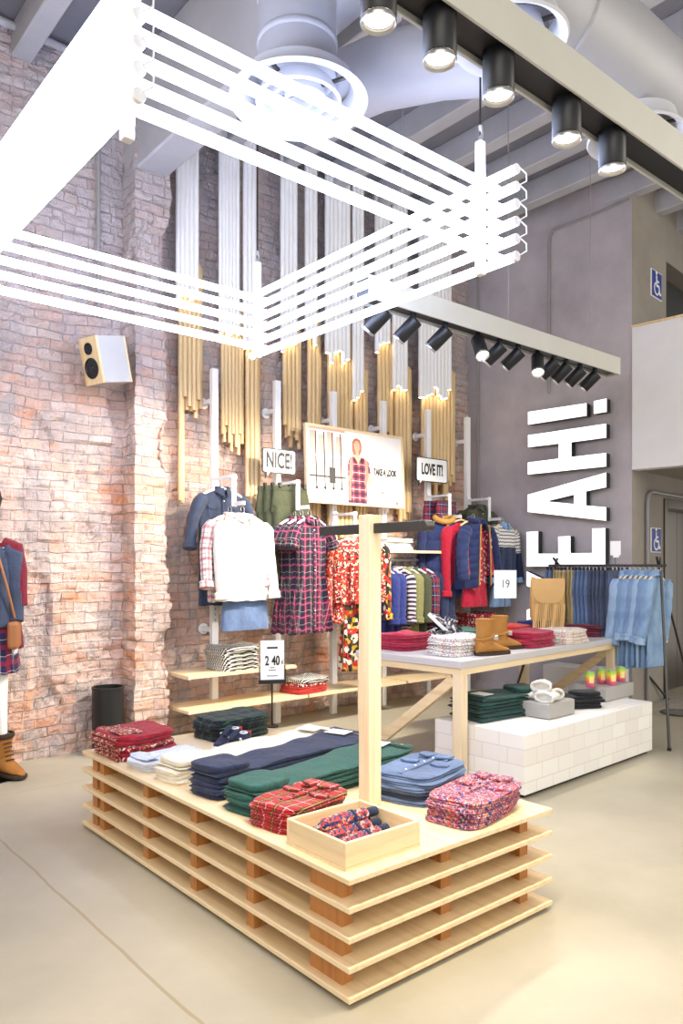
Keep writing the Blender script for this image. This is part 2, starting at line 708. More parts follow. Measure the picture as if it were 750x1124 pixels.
def stack(name, desc, where, cat, loc, rz, wd, dp, t, n, mat, dress=None, layers=2, seed=0, jit=0.015, group=None, wr=1.0, mats=None, flat=1.0):
    """n folded garments, one top-level object each"""
    rr = random.Random(seed * 17 + 5)
    loc = Vector(loc)
    gname = group or (desc + ' stack ' + where)
    base = None
    out = []
    for i in range(n):
        top = i == n - 1
        pos = ORD[n - 1 - i] if i else 'bottom'
        if n == 1:
            pos = 'single'
        label = '%s %s %s' % (pos, desc, where)
        z = loc.z + i * t * flat
        p = Vector((loc.x + rr.uniform(-jit, jit), loc.y + rr.uniform(-jit, jit), z))
        a = rz + rr.uniform(-0.035, 0.035)
        if base is None or top or mats:
            o = folded_mb(wd, dp, t * (1.0 if not top else 1.06), layers, seed + i, wr if top else 0.25).build(name, (mats[i % len(mats)] if mats else mat), None, smooth=True)
            tag(o, label, cat, gname)
            base = base or o
            if top and dress:
                dress(o, wd, dp, t * 1.06)
        else:
            o = copy_tree(base, p, a, label, gname, (rr.uniform(0.97, 1.02), rr.uniform(0.97, 1.02), 1))
        o.location = p
        o.rotation_euler = (0, 0, a)
        out.append(o)
    return out


def shirt_top(mat, button='paper', pocket=True, back=False):
    """collar, placket, buttons and pockets on the top shirt of a stack (collar at -x end)"""
    def f(o, wd, dp, t):
        z = t + 0.004
        m = MB()
        m.sheet(lambda u, v: (-wd * 0.47 + u * 0.075 + 0.03 * abs(v - .5), (v - 0.5) * 0.155, z + 0.012 * math.sin(PI * u) + 0.008 * (1 - u)), 6, 10, 0.006, (0.1, 0.16))
        m.build('collar', mat, o, smooth=True)
        for sg in (-1, 1):
            m = MB()
            m.prism([(0, 0.004 * sg), (0.075, 0.018 * sg), (0.055, 0.082 * sg), (0.0, 0.085 * sg)], z + 0.006, z + 0.016, Matrix.Translation((-wd * 0.42, 0, 0)))
            m.build('collar_flap', mat, o, bevel=0.002)
        MB().box(-wd * 0.36, wd * 0.46, -0.014, 0.014, z - 0.008, z + 0.004).build('placket', mat, o, bevel=0.002)
        for k in range(4):
            MB().lathe([(0.0001, 0.0055), (0.005, 0.005), (0.0055, 0.0)], 10, (-wd * 0.28 + k * wd * 0.2, 0, z + 0.003)).build('button', button, o)
        if pocket:
            for sg in (-1, 1):
                m = MB()
                m.prism([(0, -0.045), (0.03, -0.045), (0.045, 0), (0.03, 0.045), (0, 0.045)], z - 0.008, z + 0.005, Matrix.Translation((-wd * 0.12, sg * dp * 0.27, 0)))
                m.build('pocket_flap', mat, o, bevel=0.002)
    return f


def loft_body(levels, n=48, k=9, seed=0.0, ex=2.6):
    """levels: (z, halfwidth, halfdepth, fold amplitude, cx, cy)"""
    rg, uvs = [], []
    for (z, a, b, fa, *c) in levels:
        cx, cy = (c + [0, 0])[:2]
        r, u = [], []
        for i in range(n + 1):
            th = 2 * PI * i / n - PI / 2
            ca, sa = math.cos(th), math.sin(th)
            q = (abs(ca) ** ex + abs(sa) ** ex) ** (-1 / ex)
            w_ = fa * (math.sin(k * th + seed) + 0.5 * math.sin((k * 1.7) * 1.0 * math.cos(th) * 2 + seed * 2))
            w_ += 0.25 * fa * noise.noise(Vector((ca * 3 + seed, sa * 3, z * 6)))
            wz = 0.011 * noise.noise(Vector((ca * 2 + seed, z * 14, sa * 2)))
            x = ca * q * a * 1.0 + cx + ca * (w_ * 0.3 + wz)
            y = sa * q * b + cy + sa * (w_ + wz)
            if i < n:
                r.append(Vector((x, y, z + 0.35 * fa * math.sin(k * th + seed) * (1 if fa > 0.004 else 0))))
            u.append((x + (0.5 if sa > 0 else 0) + 0.4 * y * (1 if ca > 0 else -1), z))
        rg.append(r)
        uvs.append(u)
    return rg, uvs


def hanger(label, loc, rz, wooden=True, wd=0.40, group=None):
    h = thing('clothes_hanger', label, 'hanger', loc, rz, group)
    m = MB()
    m.tube([(-wd / 2, 0, -0.10), (-wd * 0.3, 0, -0.06), (0, 0, -0.03), (wd * 0.3, 0, -0.06), (wd / 2, 0, -0.10)], 0.011, 8)
    m.build('shoulder_bar', 'white' if not wooden else 'woodx', h, smooth=True)
    pts = [(0, 0, -0.03), (0, 0, 0.0)] + [(0.0, 0.022 - 0.022 * math.cos(a), 0.012 + 0.022 * math.sin(a)) for a in [i * PI * 1.25 / 8 for i in range(9)]]
    MB().tube(pts, 0.0028, 6).build('hook', 'chrome', h, smooth=True)
    return h


def garment(name, label, cat, loc, rz, mat, wd=0.40, ln=0.65, dp=0.09, sleeves='long', flare=1.0, waist=None, collar=True, buttons='paper',
            pockets=False, seed=0.0, group=None, smat=None, cmat=None, fold=0.012, k=9, cuff=True, slen=0.5, sl_out=0.09, placket=True, hem=None, neck=0.06, scale=1.0, fan=0.0):
    """an upper garment on a hanger. local: x = shoulder line, -y = front, origin at the hanger's shoulder top"""
    g = thing(name, label, cat, loc, rz, group)
    hw = wd / 2
    lev = [(-0.015, neck, 0.045, 0), (-0.03, neck * 1.25, 0.05, 0), (-0.05, hw * 0.62, dp * 0.62, 0.001), (-0.075, hw * 0.88, dp * 0.8, 0.002), (-0.105, hw * 0.98, dp * 0.95, 0.003)]
    ztop = -0.105
    steps = 9
    for i in range(1, steps + 1):
        f = i / steps
        z = ztop + (-ln - ztop) * f
        a = hw * (0.98 + (flare - 1) * f)
        if waist:
            zw, ww = waist
            if z > -zw:
                q = (z - ztop) / (-zw - ztop)
                a = hw * (0.98 + (ww - 0.98) * q)
            else:
                q = (-zw - z) / max(1e-3, (ln - zw))
                a = hw * (ww + (flare - ww) * q ** 0.7)
        lev.append((z, a, dp * (1.0 + 0.25 * (flare - 1) * f), fold * (0.25 + 0.9 * f)))
    lev.append((-ln + 0.004, lev[-1][1] * 0.9, lev[-1][2] * 0.85, lev[-1][3]))
    lev.append((-ln + 0.05, lev[-1][1] * 0.85, lev[-1][2] * 0.7, 0))
    rg, uvs = loft_body(lev, 48, k, seed)
    m = MB()
    m.rings(rg, uvs)
    m.v = [Vector(p) for p in m.v]
    m.build('body', mat, g, smooth=True)
    sm = smat or mat
    if sleeves:
        for sg in (-1, 1):
            if sleeves == 'long':
                L = slen
                pts = [(sg * hw * 0.80, 0, -0.085), (sg * hw * 0.98, -0.004, -0.13), (sg * (hw + sl_out * 0.45), -0.012, -0.13 - L * 0.3),
                       (sg * (hw + sl_out * 0.8), -0.03 - fan, -0.13 - L * 0.6), (sg * (hw + sl_out), -0.05 - fan * 1.5, -0.13 - L * 0.85)]
                rs = [0.062, 0.072, 0.062, 0.056, 0.052]
            else:
                L = 0.2
                pts = [(sg * hw * 0.80, 0, -0.085), (sg * hw * 0.98, 0, -0.13), (sg * (hw + 0.035), -0.01, -0.2), (sg * (hw + 0.06), -0.015, -0.27)]
                rs = [0.06, 0.072, 0.072, 0.07]
            # resample with wrinkles
            P, Rr = [], []
            ns = 16
            for i in range(ns + 1):
                f = i / ns * (len(pts) - 1)
                j = min(int(f), len(pts) - 2)
                q = f - j
                P.append(Vector(pts[j]).lerp(Vector(pts[j + 1]), q))
                Rr.append((rs[j] + (rs[j + 1] - rs[j]) * q) * (1 + 0.03 * math.sin(i * 2.1 + seed * 3 + sg)))
            MB().tube(P, Rr, 14, flat=0.75).build('sleeve', sm, g, smooth=True)
            if cuff:
                e = P[-1]
                d = (P[-1] - P[-2]).normalized()
                mm = MB()
                mm.tube([e - d * 0.045, e - d * 0.035, e - d * 0.012, e + d * 0.012, e + d * 0.02], [Rr[-1] * 1.02, Rr[-1] * 1.2, Rr[-1] * 1.1, Rr[-1] * 1.2, Rr[-1] * 0.9], 14, flat=0.8)
                mm.build('cuff', cmat or sm, g, smooth=True)
    if collar:
        cm = cmat or mat
        for sg in (-1, 1):
            def fn(u, v, sg=sg):
                a = u * PI * 0.95
                x = sg * (neck * 1.15) * math.sin(a) * (1 + 0.25 * v)
                y = 0.042 - 0.098 * (1 - math.cos(a)) / 2 - 0.018 * v
                return (x, y, 0.018 - 0.05 * v - 0.026 * u * u - 0.03 * v * u ** 4)
            mm = MB()
            mm.sheet(fn, 12, 4, 0.004 * sg, (0.2, 0.07))
            mm.build('collar', cm, g, smooth=True)
    if placket:
        mm = MB()
        yf = lambda z: -dp * 0.99 - 0.004
        mm.sheet(lambda u, v: ((u - .5) * 0.034, -dp * min(1.0, 0.62 + 1.6 * v) - 0.009 - 0.004 * math.sin(v * 9 + seed), -0.06 - v * (ln - 0.09)), 2, 12, -0.005, (0.034, ln))
        mm.build('placket', cmat or mat, g, smooth=True)
        for q in range(5):
            v = 0.06 + q * 0.19
            MB().lathe([(0.0001, 0.006), (0.006, 0.005), (0.0065, 0)], 8, (0, -dp * min(1.0, 0.62 + 1.6 * v) - 0.011, -0.06 - v * (ln - 0.09)), Matrix.Rotation(PI / 2, 4, 'X')).build('button', buttons, g)
    if pockets:
        for sg in (-1, 1):
            zc = -0.21
            MB().cbox((sg * hw * 0.48, -dp * 0.93, zc), (0.095, 0.016, 0.10), 0.12 * sg).build('pocket', mat, g, bevel=0.004)
            mm = MB()
            mm.prism([(-0.05, 0.0), (0.05, 0), (0.05, -0.025), (0, -0.042), (-0.05, -0.025)], 0, 0.008, Matrix.Translation((sg * hw * 0.48, -dp * 0.93 - 0.008, zc + 0.055)) @ Matrix.Rotation(0.12 * sg, 4, 'Z') @ Matrix.Rotation(PI / 2, 4, 'X'))
            mm.build('pocket_flap', mat, g, bevel=0.0015)
    g.scale = (scale,) * 3
    return g


def skirt(name, label, cat, loc, rz, mat, wd, ln, dp=0.06, flare=1.1, fold=0.01, k=8, seed=0, group=None, band=True, pleat=None):
    g = thing(name, label, cat, loc, rz, group)
    lev = []
    for i in range(9):
        f = i / 8
        lev.append((-ln * f, wd / 2 * (1 + (flare - 1) * f), dp * (0.7 + 0.4 * f), fold * f))
    lev.append((-ln + 0.004, lev[-1][1] * 0.92, lev[-1][2] * 0.8, fold))
    lev.append((-ln + 0.04, lev[-1][1] * 0.85, lev[-1][2] * 0.6, 0))
    rg, uvs = loft_body(lev, 48, k, seed)
    MB().rings(rg, uvs).build('body', mat, g, smooth=True)
    if band:
        lv = [(0.018, wd / 2 * 1.0, dp * 0.7, 0), (0.018, wd / 2 * 1.03, dp * 0.74, 0), (-0.02, wd / 2 * 1.04, dp * 0.76, 0), (-0.022, wd / 2 * 1.0, dp * 0.7, 0)]
        rg, uvs = loft_body(lv, 40, 1, 0)
        MB().rings(rg, uvs).build('waistband', mat, g, smooth=True)
    return g


def trousers_hung(name, label, cat, loc, rz, mat, wd, ln, group=None, seed=0):
    g = thing(name, label, cat, loc, rz, group)
    lv = [(0.02, wd / 2, 0.03, 0), (-0.06, wd / 2 * 1.05, 0.045, 0.002), (-0.18, wd / 2 * 1.12, 0.05, 0.004), (-0.2, wd / 2 * 1.1, 0.03, 0.0)]
    rg, uvs = loft_body(lv, 40, 5, seed)
    MB().rings(rg, uvs).build('hip', mat, g, smooth=True)
    for sg in (-1, 1):
        cx = sg * wd / 4
        lv = []
        for i in range(9):
            f = i / 8
            lv.append((-0.14 - (ln - 0.14) * f, wd / 4 * (1.12 - 0.22 * f), 0.05 - 0.008 * f, 0.004 + 0.003 * f, cx, 0))
        rg, uvs = loft_body(lv, 30, 5, seed + sg)
        MB().rings(rg, uvs).build('trouser_leg', mat, g, smooth=True)
    lv = [(0.04, wd / 2 * 0.98, 0.032, 0), (0.04, wd / 2 * 1.02, 0.036, 0), (0.0, wd / 2 * 1.03, 0.04, 0), (0.0, wd / 2, 0.03, 0)]
    rg, uvs = loft_body(lv, 40, 1, 0)
    MB().rings(rg, uvs).build('waistband', mat, g, smooth=True)
    for sg in (-1, 1):
        MB().cbox((sg * wd * 0.36, -0.03, 0.045), (0.03, 0.03, 0.05)).build('hanger_clip', 'black', g, bevel=0.004)
    return g


# ------------------------------------------------------------------ the setting
def floor_mat():
    k = NT('polished_concrete')
    o = k.coords('Object')
    c = k.ramp(k.noise(o, 0.9, 6), [(0.32, 'a39c88'), (0.68, 'bfb7a1')])
    c = k.mix(k.math('MULTIPLY', k.noise(o, 14, 3), 0.12), c, lin('8f877a'))
    p = k.xyz(o)
    wob = k.math('MULTIPLY', k.math('SUBTRACT', k.noise(o, 3), 0.5), 0.03)
    j = k.math('COMPARE', k.math('ADD', p[0], wob), 1.25, 0.007)
    c = k.mix(k.math('MULTIPLY', j, 0.6), c, lin('94805a'))
    for yv in (0.4, 5.2):
        j = k.math('COMPARE', k.math('ADD', p[1], wob), yv, 0.006)
        c = k.mix(k.math('MULTIPLY', j, 0.35), c, lin('8d8270'))
    k.bump(k.noise(o, 30, 3), 0.05, 0.004)
    return k.done(c, 0.42, 0, 0.35)


def brick_mat():
    k = NT('old_brick')
    uv = k.coords()
    nz = k.n('ShaderNodeTexNoise')
    k.put(nz.inputs['Vector'], uv)
    nz.inputs['Scale'].default_value = 9
    nz.inputs['Detail'].default_value = 4
    sc = k.n('ShaderNodeVectorMath', operation='MULTIPLY_ADD')
    k.put(sc.inputs[0], nz.outputs[1])
    sc.inputs[1].default_value = (0.03, 0.022, 0)
    k.put(sc.inputs[2], uv)
    b = k.n('ShaderNodeTexBrick')
    k.put(b.inputs['Vector'], sc.outputs[0])
    b.inputs['Scale'].default_value = 1
    b.inputs['Brick Width'].default_value = 0.2
    b.inputs['Row Height'].default_value = 0.08
    b.inputs['Mortar Size'].default_value = 0.005
    b.inputs['Mortar Smooth'].default_value = 0.6
    b.inputs['Color1'].default_value = lin('e8a67e')
    b.inputs['Color2'].default_value = lin('f0d0bd')
    b.inputs['Mortar'].default_value = lin('c0a89c')
    dk = k.ramp(k.noise(uv, 3.5, 5, 0.7), [(0.5, (0, 0, 0, 1)), (0.66, (1, 1, 1, 1))])
    c = k.mix(k.math('MULTIPLY', k.math('MULTIPLY', b.outputs[1], dk), 0.65), b.outputs[0], lin('6b4d40'))
    fm = k.math('MULTIPLY', b.outputs[1], dk)
    wash = k.ramp(k.noise(uv, 2.2, 7, 0.65), [(0.36, (0, 0, 0, 1)), (0.60, (1, 1, 1, 1))])
    c = k.mix(k.math('MULTIPLY', wash, 0.58), c, lin('f0e2da'))
    pl = k.ramp(k.noise(k.mapping(uv, (1.3, 0.7, 1)), 2.6, 9, 0.7), [(0.48, (0, 0, 0, 1)), (0.57, (1, 1, 1, 1))])
    c = k.mix(k.math('MULTIPLY', pl, 0.75), c, lin('b7ada8'))
    c = k.mix(k.math('MULTIPLY', k.ramp(k.noise(uv, 26, 5, 0.7), [(0.55, (0, 0, 0, 1)), (0.75, (1, 1, 1, 1))]), 0.22), c, lin('b08a76'))
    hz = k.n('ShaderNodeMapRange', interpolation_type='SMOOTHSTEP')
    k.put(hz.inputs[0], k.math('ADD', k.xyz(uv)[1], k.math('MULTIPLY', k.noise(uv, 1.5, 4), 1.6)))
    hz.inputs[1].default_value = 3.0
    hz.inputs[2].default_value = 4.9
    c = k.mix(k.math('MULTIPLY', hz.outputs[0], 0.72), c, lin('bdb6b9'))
    sp = k.ramp(k.noise(uv, 60, 6, 0.75), [(0.60, (0, 0, 0, 1)), (0.72, (1, 1, 1, 1))])
    c = k.mix(k.math('MULTIPLY', sp, 0.2), c, lin('8a6a5a'))
    c = k.mix(k.math('MULTIPLY', fm, 0.3), c, lin('5e463c'))
    h = k.math('ADD', k.math('MULTIPLY', b.outputs[1], -0.8), k.noise(uv, 45, 6, 0.7))
    k.bump(h, 1.0, 0.025)
    return k.done(c, 0.92, 0, 0.1)


def concrete_mat(name, a, b_):
    k = NT(name)
    o = k.coords('Object')
    c = k.ramp(k.noise(o, 1.3, 7, 0.62), [(0.3, a), (0.7, b_)])
    c = k.mix(k.math('MULTIPLY', k.noise(o, 7, 5), 0.3), c, lin(a))
    k.bump(k.noise(o, 25, 5), 0.12, 0.01)
    return k.done(c, 0.75, 0, 0.2)


M['floor'] = floor_mat()
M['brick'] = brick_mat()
M['greywall'] = concrete_mat('grey_render', 'a29b9d', 'c4bdbe')
M['brownwall'] = concrete_mat('brown_grey_render', '8f887f', 'a79f94')
M['ceil'] = concrete_mat('ceiling_paint', '77777c', '8f8f94')
M['beam'] = concrete_mat('joist_paint', 'a9a8aa', 'bebdbe')
M['bronze'] = plain('bronze_metal', '5a5246', 0.3, 0.7)
M['parapet'] = plain('white_parapet', 'dcdcda', 0.7)
M['darkvoid'] = plain('dark_panel', '2c2a28', 0.6)

struct(MB().box(-7, 13, -6, 9, -0.1, 0).build('floor', 'floor'))
struct(MB().box(-7, 13, -6, 9, 5.6, 5.75).build('ceiling', 'ceil'))
for i in range(27):
    x = -4.4 + i * 0.62
    if 2.3 < x < 3.3:
        continue
    struct(MB().box(x, x + 0.15, -6, 6.02, 5.36, 5.6).build('ceiling_joist_%d' % (i + 1), 'beam', bevel=0.01))
struct(MB().box(2.70, 2.97, -6, 6.0, 4.72, 5.6).build('ceiling_beam', 'beam', bevel=0.015))


def brick_wall(path, H, name):
    pts = []          # (x, y, nx, ny, u)
    u = 0
    for i in range(len(path) - 1):
        a, b_ = Vector(path[i][:2]), Vector(path[i + 1][:2])
        st = path[i][2]
        d = (b_ - a)
        L = d.length
        d.normalize()
        nrm = Vector((d.y, -d.x))
        n = max(2, int(L / st))
        for j in range(n):
            t = (a + d * (L * j / n))
            nn = nrm
            if j == 0 and i:
                p = (a - Vector(path[i - 1][:2])).normalized()
                nn = (nrm + Vector((p.y, -p.x)))
            pts.append((t.x, t.y, nn.x, nn.y, u + L * j / n))
        u += L
    e = Vector(path[-1][:2])
    pts.append((e.x, e.y, nrm.x, nrm.y, u))
    nz_ = int(H / 0.02)
    m = MB()
    W = len(pts)
    W_UV = []
    for j in range(nz_ + 1):
        z = H * j / nz_
        for (x, y, nx, ny, uu) in pts:
            wu = uu + 0.035 * noise.noise(Vector((uu * 1.1, z * 2.3, 11))) + 0.012 * noise.noise(Vector((uu * 6, z * 6, 12)))
            wz = z + 0.05 * noise.noise(Vector((uu * 0.9, z * 0.7, 13))) + 0.016 * noise.noise(Vector((uu * 4.5, z * 4.5, 14)))
            W_UV.append((wu, wz))
            row = math.floor(wz / 0.08)
            fz = wz / 0.08 - row
            uo = wu + (0.1 if row % 2 else 0)
            col = math.floor(uo / 0.2)
            fu = uo / 0.2 - col
            h = noise.cell(Vector((row * 3.7, col * 5.3, 1.5)))
            big = noise.noise(Vector((uu * 1.7, z * 1.7, 2.0)))
            er = noise.noise(Vector((uu * 2.4 + 7, z * 1.6, 9.0)))
            fine = noise.noise(Vector((uu * 19, z * 19, 4.0)))
            keep = min(1, max(0, (0.22 - er) * 5))
            edge = fz < 0.13 or fu < 0.06
            d = 0.028 * big + 0.013 * fine + keep * (0.014 * h - (0.012 if edge else 0))
            if er > 0.20:
                d -= 0.045 * min(1, (er - 0.20) * 9)
                d += 0.016 * noise.noise(Vector((uu * 42, z * 42, 1)))
            if h > 0.958 and keep > 0.5 and not edge:
                d -= 0.045
            m.v.append(Vector((x + nx * d, y + ny * d, z)))
    for j in range(nz_):
        z0, z1 = H * j / nz_, H * (j + 1) / nz_
        for i in range(W - 1):
            a = j * W + i
            u0, u1 = pts[i][4], pts[i + 1][4]
            m.face((a, a + 1, a + W + 1, a + W), [W_UV[a], W_UV[a + 1], W_UV[a + W + 1], W_UV[a + W]])
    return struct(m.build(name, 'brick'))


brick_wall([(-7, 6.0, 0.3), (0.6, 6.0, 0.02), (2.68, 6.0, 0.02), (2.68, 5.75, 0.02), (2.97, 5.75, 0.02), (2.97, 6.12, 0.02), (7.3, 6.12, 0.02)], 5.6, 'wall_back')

# grey rendered wall, slightly off square, with the lift recess beyond its end
GK = Vector((7.22, 6.05, 0))
GD = Vector((0.096, -0.9954, 0))
GN = Vector((-0.9954, -0.096, 0))
GM = Matrix((GD, Vector((0, 0, 1)), GN)).transposed().to_4x4()
GM.translation = GK
GMI = GM.inverted()
def g_uv(px, py, off=0.0):
    p = on_plane(px, py, GK + GN * off, GN)
    q = GMI @ p
    return (q.x, q.y)


def gbox(s0, s1, z0, z1, d0, d1):
    return MB().box(s0, s1, z0, z1, d0, d1, GM)


S_END = g_uv(694, 500)[0]
# the side wall beyond the corner runs away from it: frame with x along that wall, y up, z out of its face
EK = GM @ Vector((S_END, 0, 0))
EM = Matrix((-GN, Vector((0, 0, 1)), GD)).transposed().to_4x4()
EM.translation = EK
EMI = EM.inverted()


def e_uv(px, py):
    q = EMI @ on_plane(px, py, EK, GD)
    return (q.x, q.y)


def ebox(e0, e1, z0, z1, d0, d1):
    return MB().box(e0, e1, z0, z1, d0, d1, EM)


struct(gbox(-0.2, S_END, 0, 5.6, -0.3, 0).build('wall_right', 'greywall'))
zt, zb = g_uv(695, 360)[1], g_uv(695, 515)[1]
el, ztop_ = e_uv(728.5, 547)
er_ = el + 1.7
eu, zu = e_uv(731.5, 287)
struct(ebox(0.3, el, 0, 5.6, -0.3, 0).build('wall_side_corner', 'brownwall'))
struct(ebox(0.001, 0.3, 0, 5.6, -0.02, 0.002).build('wall_side_end', 'brownwall'))
struct(ebox(el, 8, ztop_, zb + 0.5, -0.3, 0).build('wall_side_over_door', 'brownwall'))
struct(ebox(er_, 8, 0, ztop_, -0.3, 0).build('wall_side_far', 'brownwall'))
struct(ebox(el, 8, zu, 5.6, -0.3, 0).build('wall_side_top', 'brownwall'))
struct(ebox(el, eu, zb + 0.5, zu, -0.3, 0).build('wall_side_upper', 'brownwall'))
struct(ebox(eu, 8, zb + 0.5, zu, -0.3, -0.22).build('window_1', 'darkvoid'))
struct(gbox(S_END + 0.01, 6, zb, zb + 0.25, -6, -0.12).build('ceiling_mezzanine', 'brownwall'))
struct(gbox(S_END + 0.006, 6, zb - 0.01, zt, -0.12, 0.02).build('wall_parapet', 'parapet', bevel=0.004))
struct(gbox(S_END + 0.006, 6, zt, zt + 0.02, -0.12, 0.03).build('trim_1', 'dowel'))
d_ = bpy.data.objects.new('door_1', None)
COL.objects.link(d_)
d_['kind'] = 'structure'
ebox(el, el + 0.08, 0, ztop_, -0.25, 0.02).build('door_jamb', 'bronze', d_, bevel=0.004)
ebox(er_ - 0.08, er_, 0, ztop_, -0.25, 0.02).build('door_jamb', 'bronze', d_, bevel=0.004)
ebox(el + 0.08, er_ - 0.08, ztop_ - 0.10, ztop_, -0.25, 0.02).build('door_lintel', 'bronze', d_, bevel=0.004)
for a, b_ in ((el + 0.08, (el + er_) / 2 - 0.004), ((el + er_) / 2 + 0.004, er_ - 0.08)):
    ebox(a, b_, 0.01, ztop_ - 0.10, -0.22, -0.17).build('door_leaf', 'bronze', d_, bevel=0.003)
# low plinth at the foot of the grey wall
struct(gbox(-0.05, S_END, 0, 0.10, 0, 0.03).build('baseboard_right', 'greywall', bevel=0.003))
struct(gbox(1.15, S_END - 0.02, 0, 0.42, 0.03, 0.36).build('trim_2', 'parapet', bevel=0.004))


def tile_mat():
    k = NT('paving_tiles')
    o = k.coords('UV')
    b = k.n('ShaderNodeTexBrick')
    k.put(b.inputs['Vector'], o)
    b.inputs['Scale'].default_value = 1
    b.inputs['Brick Width'].default_value = 0.12
    b.inputs['Row Height'].default_value = 0.12
    b.inputs['Mortar Size'].default_value = 0.005
    b.offset = 0
    b.inputs['Color1'].default_value = lin('b9b3aa')
    b.inputs['Color2'].default_value = lin('b0aaa2')
    b.inputs['Mortar'].default_value = lin('8f8a82')
    return k.done(b.outputs[0], 0.6)


M['tile'] = tile_mat()
struct(gbox(S_END + 0.02, 5.0, 0.0, 0.004, -4.0, 0.10).build('floor_tiles', 'tile'))
p = on_z(747, 783, 0.004)
t = thing('drain_cover', 'round grey drain cover in the floor in front of the lift', 'drain cover', p)
MB().lathe([(0.19, 0), (0.19, 0.008), (0.165, 0.010), (0.165, 0.006), (0.0001, 0.006)], 32).build('rim', 'darksteel', t)
for k in range(7):
    x = -0.12 + k * 0.04
    h = math.sqrt(0.16 ** 2 - x * x)
    MB().box(x - 0.008, x + 0.008, -h, h, 0.006, 0.0095).build('grate_bar', 'pipe', t)


def pipe(name, label, pts, r, mat='pipe', clips=()):
    t = thing(name, label, 'conduit')
    MB().tube(pts, r, 10).build('tube', mat, t, smooth=True)
    for c, dirn in clips:
        MB().bar(Vector(c) - Vector(dirn) * (r * 1.5), Vector(c) + Vector(dirn) * (r * 1.5), 0.03, 0.05).build('pipe_clip', mat, t)
    return t


def gpt(s, z, off):
    return GM @ Vector((s, z, off))


s1, zt1 = g_uv(604, 255)
s0 = 0.12
pipe('conduit', 'thin grey conduit rising up the grey wall and bending right under the ceiling',
     [gpt(s1, g_uv(604, 432)[1], 0.03), gpt(s1, zt1 - 0.12, 0.03), gpt(s1 + 0.015, zt1 - 0.05, 0.03), gpt(s1 + 0.06, zt1, 0.03), gpt(s1 + 0.5, zt1 + 0.02, 0.03), gpt(S_END - 0.03, zt1 + 0.06, 0.03)], 0.014)
pipe('conduit', 'thin grey conduit in the corner between brick wall and grey wall', [gpt(0.09, 0.1, 0.03), gpt(0.09, 3.0, 0.03), gpt(0.09, 5.55, 0.03)], 0.014)
sr = e_uv(708, 600)[0]
pipe('conduit', 'thin grey conduit rising beside the lift and bending right below the parapet',
     [EM @ Vector(v) for v in ((sr, 0.02, 0.03), (sr, 2.16, 0.03), (sr + 0.03, 2.25, 0.03), (sr + 0.12, 2.29, 0.03), (er_ + 0.6, 2.29, 0.03))], 0.02)
q = on_y(108, 300, 5.95)
pipe('conduit', 'thin grey conduit running down the brick wall to the loudspeaker', [(q.x, 5.95, 3.5), (q.x, 5.95, 4.5), (q.x, 5.95, 5.55)], 0.018, clips=[((q.x, 5.97, 4.0), (0, 1, 0)), ((q.x, 5.97, 4.9), (0, 1, 0))])


def isa_sign(label, s, z, sz, hgt):
    t = thing('accessibility_sign', label, 'sign')
    gm = EM @ Matrix.Translation((s, z, 0.0))
    MB().box(-sz / 2, sz / 2, -hgt / 2, hgt / 2, 0, 0.012, gm).build('panel', 'paper', t, bevel=0.002)
    MB().box(-sz * .46, sz * .46, -hgt * .465, hgt * .465, 0.0125, 0.0145, gm).build('blue_field', 'blue', t)
    u = sz / 10
    m = MB()
    mm = gm @ Matrix.Translation((-0.4 * u, -0.3 * u, 0.0175))
    m.prism([(0.75 * u * math.cos(a) - 0.3 * u, 0.75 * u * math.sin(a) + 4.6 * u) for a in [i * PI / 8 for i in range(16)]], -0.001, 0.001, mm)
    m.build('pictogram_head', 'paper', t)
    m = MB()
    m.prism([(-0.75 * u, 3.6 * u), (0.15 * u, 3.6 * u), (0.3 * u, 1.9 * u), (2.0 * u, 1.9 * u), (2.0 * u, 1.2 * u), (0.35 * u, 1.2 * u), (0.45 * u, 0.3 * u), (2.3 * u, 0.3 * u), (3.3 * u, -2.4 * u),
             (4.1 * u, -2.2 * u), (4.0 * u, -3.2 * u), (2.7 * u, -3.4 * u), (1.7 * u, -0.6 * u), (-0.5 * u, -0.6 * u)], -0.001, 0.001, mm)
    m.build('pictogram_figure', 'paper', t)
    m = MB()
    outer = [(2.55 * u * math.cos(a), 2.55 * u * math.sin(a) - 1.3 * u) for a in [rad(115) + i * rad(235) / 20 for i in range(21)]]
    inner = [(1.85 * u * math.cos(a), 1.85 * u * math.sin(a) - 1.3 * u) for a in [rad(350) - i * rad(235) / 20 for i in range(21)]]
    m.prism(outer + inner, -0.001, 0.001, mm)
    m.build('pictogram_wheel', 'paper', t)
    return t


s_, z_ = e_uv(719.5, 593)
isa_sign('blue wheelchair sign on the wall left of the lift door', s_, z_, 0.27, 0.27)
s_, z_ = e_uv(720, 313)
isa_sign('blue wheelchair sign on the wall above the white mezzanine parapet', s_, z_, 0.29, 0.30)
q = on_y(45, 42, 5.93)
pipe('conduit', 'pale conduit running level along the top of the brick wall', [(-2.0, 5.93, q.z), (0.5, 5.93, q.z), (2.64, 5.93, q.z)], 0.03, 'beam')

# ---- the big letters on the grey wall
OFF = 0.15


def letter(name, label, polys, kd=1):
    t = thing(name, label, 'letter')
    for poly in polys:
        pts = [g_uv(560 + x / 3.947, 420 + y / 3.947, OFF) for x, y in poly]
        MB().prism(pts, 0.05, OFF - 0.012, GM).build('black_side', 'black', t)
        cx_, cy_ = (pts[0][0] + pts[-1][0]) / 2 + 0.03, (pts[0][1] + pts[-1][1]) / 2
        MB().box(cx_ - 0.015, cx_ + 0.015, cy_ - 0.015, cy_ + 0.015, 0.0, 0.05, GM).build('standoff', 'black', t)
        MB().prism(pts, OFF - 0.012, OFF, GM).build('lit_face', 'litface', t)
    return t


